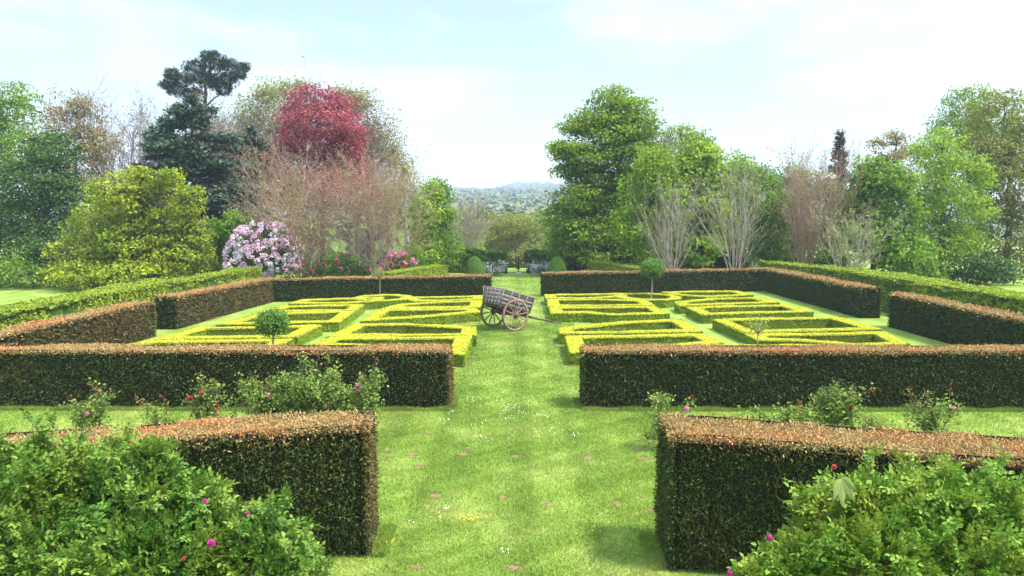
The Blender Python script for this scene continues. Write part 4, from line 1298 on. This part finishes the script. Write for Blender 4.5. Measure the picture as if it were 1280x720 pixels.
# ------------------------------------------------------------------ the two big bushes close by
def big_bush(label, px, d, lobes, k, blooms, mat):
    b = np.array((at(px, 265, d)[0], d, 0.0))
    LB = to_lobes(d, lobes)
    root = thing('rose_bush', label, 'rose bush', b, group='big rose bushes close to the viewer')
    segs = []
    mb = MB()
    ar = np.array([r[0] * r[2] for c, r in LB])
    Pall, Aall = [], []
    for (c, r), w in zip(LB, ar / ar.sum()):
        P0 = limb(segs, b + R.normal(size=3) * np.array((0.15, 0.15, 0)), c, 0.03, 0.012, 5, 0.06)
        n = int(k * w)
        u = norm(R.normal(size=(n, 3)) + np.array((0, -0.15, 0.35)))
        p = c + u * r * R.uniform(0.55, 1.05, size=(n, 1))
        for q in p[:: max(1, n // 45)]:
            limb(segs, P0[R.integers(3, 6)], q, 0.008, 0.003, 3, 0.03)
        Pall.append(p)
        Aall.append(norm(u * 0.7 + np.array((0, 0, 0.55)) + R.normal(size=(n, 3)) * 0.45))
    # long young shoots standing clear of the rest
    for _ in range(70):
        c, r = LB[R.choice(len(LB), p=ar / ar.sum())]
        u = norm(R.normal(size=3) * np.array((1, 0.8, 0.5)) + np.array((0, -0.1, 0.9)))
        s0 = c + u * r * 0.95
        e0 = s0 + norm(u + np.array((0, 0, 0.6)) + R.normal(size=3) * 0.3) * R.uniform(0.15, 0.42)
        SP = limb(segs, s0, e0, 0.005, 0.002, 4, 0.015)
        t = R.uniform(size=(16, 1))
        Pall.append(s0 * (1 - t) + e0 * t)
        Aall.append(norm(norm(e0 - s0) * 0.6 + R.normal(size=(16, 3)) * 0.7))
    P, A = np.concatenate(Pall), np.concatenate(Aall)
    # every spray is a leaf stalk with a terminal leaflet and three pairs
    n = len(P)
    S = norm(np.cross(A, R.normal(size=(n, 3)) * 0.5 + np.array((0, 0, 1.0))))
    Nn = np.cross(S, A)
    ln = R.uniform(0.085, 0.14, size=(n, 1))
    segs2 = [(P[i], P[i] + A[i] * ln[i], 0.003, 0.0015) for i in range(0, n)]
    for t, sd in ((1.0, 0), (0.75, 1), (0.75, -1), (0.45, 1), (0.45, -1), (0.15, 1), (0.15, -1)):
        o = P + A * ln * t
        dv = norm(A * (1.0 if sd == 0 else 0.45) + S * sd * 0.9 + R.normal(size=(n, 3)) * 0.14 - np.array((0, 0, 0.12)))
        sw = norm(np.cross(dv, Nn))
        L = ln * (0.50 if sd == 0 else 0.44) * R.uniform(0.85, 1.2, size=(n, 1))
        W = L * 0.30
        dr = Nn * L * 0.10
        V = np.stack([o, o + dv * L * 0.35 + sw * W + dr, o + dv * L * 0.72 + sw * W * 0.75 + dr * 0.8, o + dv * L - dr, o + dv * L * 0.72 - sw * W * 0.75 + dr * 0.8, o + dv * L * 0.35 - sw * W + dr], 1).reshape(-1, 3)
        i = np.arange(n)[:, None] * 6
        mb.add(V, np.concatenate([i + np.array([[0, 1, 2, 3]]), i + np.array([[0, 3, 4, 5]])]).reshape(-1, 4), 0)
    mb.tubes(segs2[::2], 3, 1)
    mb.build('foliage', [mat, M['stem_rose']], root, b)
    MB().tubes(segs, 5).build('stems', M['stem_rose'], root, b)
    for px_, py_, dy, col, rr in blooms:
        p = at(px_, py_, d + dy)
        u = norm(R.normal(size=(26, 3)) + np.array((0, -0.9, 0.35)))
        f = MB().add(*leaves(p + u * rr * 0.6, u, rr * 1.5, rr * 1.3, 0.45, 0.3))
        f.build('flower', M[col], root, b)
    return root, b


big_bush('big green rose bush with one crimson bloom, covering the tallest hedge end', 190, 7.7,
         [(185, 625, 56, 48, 0.0), (120, 622, 80, 56, 0.2), (40, 620, 90, 60, 0.0), (250, 672, 62, 46, -0.2), (318, 700, 52, 42, -0.2), (180, 700, 100, 60, -0.4), (372, 725, 40, 30, -0.3), (60, 700, 110, 70, -0.3), (190, 580, 24, 24, 0.1), (335, 660, 14, 22, 0.0), (250, 625, 30, 24, 0.0)],
         8000, [(264, 679, -1.25, 'magenta', 0.034), (257, 627, -0.9, 'magenta', 0.022), (309, 641, -0.75, 'magenta', 0.018), (230, 698, -1.35, 'redflower', 0.016)], M['rosedark'])
rt, b = big_bush('big green rose bush with magenta blooms and a wilted pale leaf', 1080, 7.7,
         [(1085, 648, 58, 44, 0.0), (1150, 650, 70, 52, 0.1), (1220, 660, 80, 58, 0.0), (1045, 672, 48, 34, -0.1), (1000, 710, 46, 32, -0.2), (1090, 700, 90, 50, -0.4), (1200, 700, 110, 60, -0.3), (1018, 640, 20, 18, 0.1), (950, 726, 28, 18, -0.3)],
         7200, [(962, 672, -0.45, 'magenta', 0.032), (912, 716, -0.6, 'magenta', 0.026), (1042, 584, -0.3, 'redflower', 0.026)], M['rose'])
mb = MB()
c = at(1052, 600, 7.2)
th = np.linspace(0, 1, 7)
for ang, ln in ((-2.5, 0.13), (-1.7, 0.16), (-0.8, 0.14), (0.1, 0.12)):
    dv = np.array((math.cos(ang), -0.25, math.sin(ang) * 0.9))
    sd = norm(np.cross(dv, np.array((0, -1.0, 0.3))))
    ctr = c + dv * ln * th[:, None] + np.array((0, -0.05, -0.10)) * (th ** 2)[:, None]
    wd = (np.sin(th * math.pi * 0.92 + 0.22) * 0.045)[:, None]
    V = np.concatenate([ctr + sd * wd, ctr + np.array((0, -0.012, 0.012)), ctr - sd * wd])
    F = [[i, i + 1, i + 8, i + 7] for i in range(6)] + [[i + 7, i + 8, i + 15, i + 14] for i in range(6)]
    mb.add(V, F)
mb.build('wilted_leaf', leaf_mat('pale_wilted_leaf', (0.17, 0.23, 0.06), (0.24, 0.29, 0.09), None, trans=0.3), rt, b)['label'] = 'large pale drooping lobed leaf'

# ------------------------------------------------------------------ lawn detail
def z66(x, y): return (460 + x / 2.768, 460 + y / 2.768)


patches = []
for x, y, s in [(150, 298, 1.1), (330, 300, 1.2), (510, 307, 0.9), (760, 311, 1.1), (935, 280, 0.8), (980, 256, 0.8), (950, 315, 1.0), (230, 443, 0.95), (465, 448, 0.7), (625, 477, 0.8), (985, 495, 0.7), (65, 285, 1.0), (185, 337, 0.9), (210, 225, 0.8), (345, 278, 0.7), (860, 467, 0.7), (165, 690, 0.6), (505, 692, 0.85)]:
    p = ground_at(*z66(x, y))
    a = np.linspace(0, 2 * math.pi, 15)[:-1]
    rr = 0.10 * s * (1 + 0.28 * np.sin(2 * a + x) + 0.2 * np.sin(3 * a + y) + R.uniform(-0.3, 0.3, size=14))
    V = np.c_[p[0] + np.cos(a) * rr * 1.35, p[1] + np.sin(a) * rr, np.full(14, 0.004)]
    V = np.r_[V, [[p[0], p[1], 0.018]]]
    F = [[i, (i + 1) % 14, 14] for i in range(14)]
    tag(MB().add(V, F).build('soil_patch', M['soil']), kind='structure')
    patches.append((p[0], p[1], 0.065 * s))


def blades(n, x0, x1, y0, y1, h, w):
    P = np.c_[R.uniform(x0, x1, n), R.uniform(y0, y1, n), np.zeros(n)]
    keep = np.ones(n, bool)
    for a, b_, r in patches:
        keep &= (((P[:, 0] - a) / 1.3) ** 2 + (P[:, 1] - b_) ** 2) > r * r
    dens = wob(P, 1.3) + wob(P, 3.7) * 0.7
    keep &= R.uniform(size=n) < np.clip(0.75 + 0.3 * dens, 0.25, 1)
    P = P[keep]
    n = len(P)
    tl = R.normal(size=(n, 3)) * np.array((0.55, 0.55, 0)) + np.array((0, 0, 1))
    hh = h * R.uniform(0.5, 1.25, size=(n, 1)) * (1 + 0.35 * wob(P, 2.3)[:, None])
    s = R.normal(size=(n, 3)) * np.array((1, 1, 0))
    s = norm(s) * w / 2
    V = np.stack([P - s, P + s, P + tl * hh], 1).reshape(-1, 3)
    return V, np.arange(3 * n).reshape(-1, 3)


mb = MB()
mb.add(*blades(330000, -4.2, 4.2, 8.8, 19.2, 0.042, 0.011))
mb.add(*blades(90000, -14, -4.2, 11.5, 19.0, 0.05, 0.014))
mb.add(*blades(90000, 4.2, 14, 11.5, 19.0, 0.05, 0.014))
mb.add(*blades(130000, -2.6, 2.6, 19.2, 34, 0.04, 0.018))
mb.add(*blades(40000, -2.6, 2.6, 34, 60, 0.045, 0.03))
for x0, x1, y0, y1, k in ((-14.5, -1.7, 18.75, 18.98, 26000), (1.7, 14.5, 18.75, 18.98, 26000), (-2.1, -1.9, 10.6, 11.7, 2500), (1.9, 2.1, 10.2, 11.3, 2500), (-1.72, -1.55, 19, 20, 1500), (1.55, 1.72, 19, 20, 1500)):
    mb.add(*blades(k, x0, x1, y0, y1, 0.09, 0.014))
tag(mb.build('lawn_grass', M['blade']), 'short mown green grass of the walk and lawn', 'grass', kind='stuff')


def daisies(spots, mat, name, label, cat, r):
    mb = MB()
    for x, y, k, sx, sy in spots:
        for _ in range(int(k * 0.65)):
            p = ground_at(*z66(x + R.normal() * sx, y + R.normal() * sy))
            a = np.arange(7) * 2 * math.pi / 7
            t = norm(np.array((R.normal() * 0.3, -0.35 + R.normal() * 0.3, 1.0)))
            u = norm(np.cross(t, (0, 1.0, 0.2)))
            v = np.cross(t, u)
            c = p + np.array((0, 0, R.uniform(0.035, 0.06)))
            q = r * R.uniform(0.7, 1.2)
            V = c + np.cos(a)[:, None] * u * q + np.sin(a)[:, None] * v * q
            mb.add(np.r_[V, [c + t * q * 0.35]], [[i, (i + 1) % 7, 7] for i in range(7)])
            mb.tubes([(p, c, 0.002, 0.002)], 3)
    tag(mb.build(name, mat), label, cat, kind='stuff')


daisies([(340, 112, 26, 26, 5), (480, 140, 24, 18, 7), (535, 160, 12, 10, 4), (605, 168, 26, 22, 5), (265, 185, 16, 9, 5), (400, 243, 18, 18, 4), (640, 222, 16, 22, 8), (712, 235, 10, 9, 4), (480, 178, 12, 12, 4), (270, 490, 10, 7, 6), (480, 635, 9, 16, 6), (150, 535, 6, 6, 3), (60, 622, 6, 10, 4), (405, 185, 20, 60, 16), (290, 150, 10, 5, 8), (560, 235, 14, 80, 14), (460, 115, 10, 10, 3)],
        M['white'], 'daisies', 'white daisies scattered in the lawn', 'daisies', 0.011)
daisies([(340, 525, 22, 18, 6), (250, 520, 9, 6, 5), (80, 607, 8, 8, 4), (400, 520, 5, 12, 4), (735, 565, 5, 30, 12)], M['yellow'], 'buttercups', 'tiny yellow flowers in the near lawn', 'wild flowers', 0.013)

# ------------------------------------------------------------------ haze
hm, N, L, out = new_mat('valley_haze')
pv = N.new('ShaderNodeVolumePrincipled')
pv.inputs['Color'].default_value = (0.66, 0.80, 1.0, 1)
pv.inputs['Density'].default_value = 0.00042
L.new(pv.outputs['Volume'], out.inputs['Volume'])
tag(MB().box((0, 1090, 40), (1700, 2300, 120)).build('haze', hm), kind='stuff')
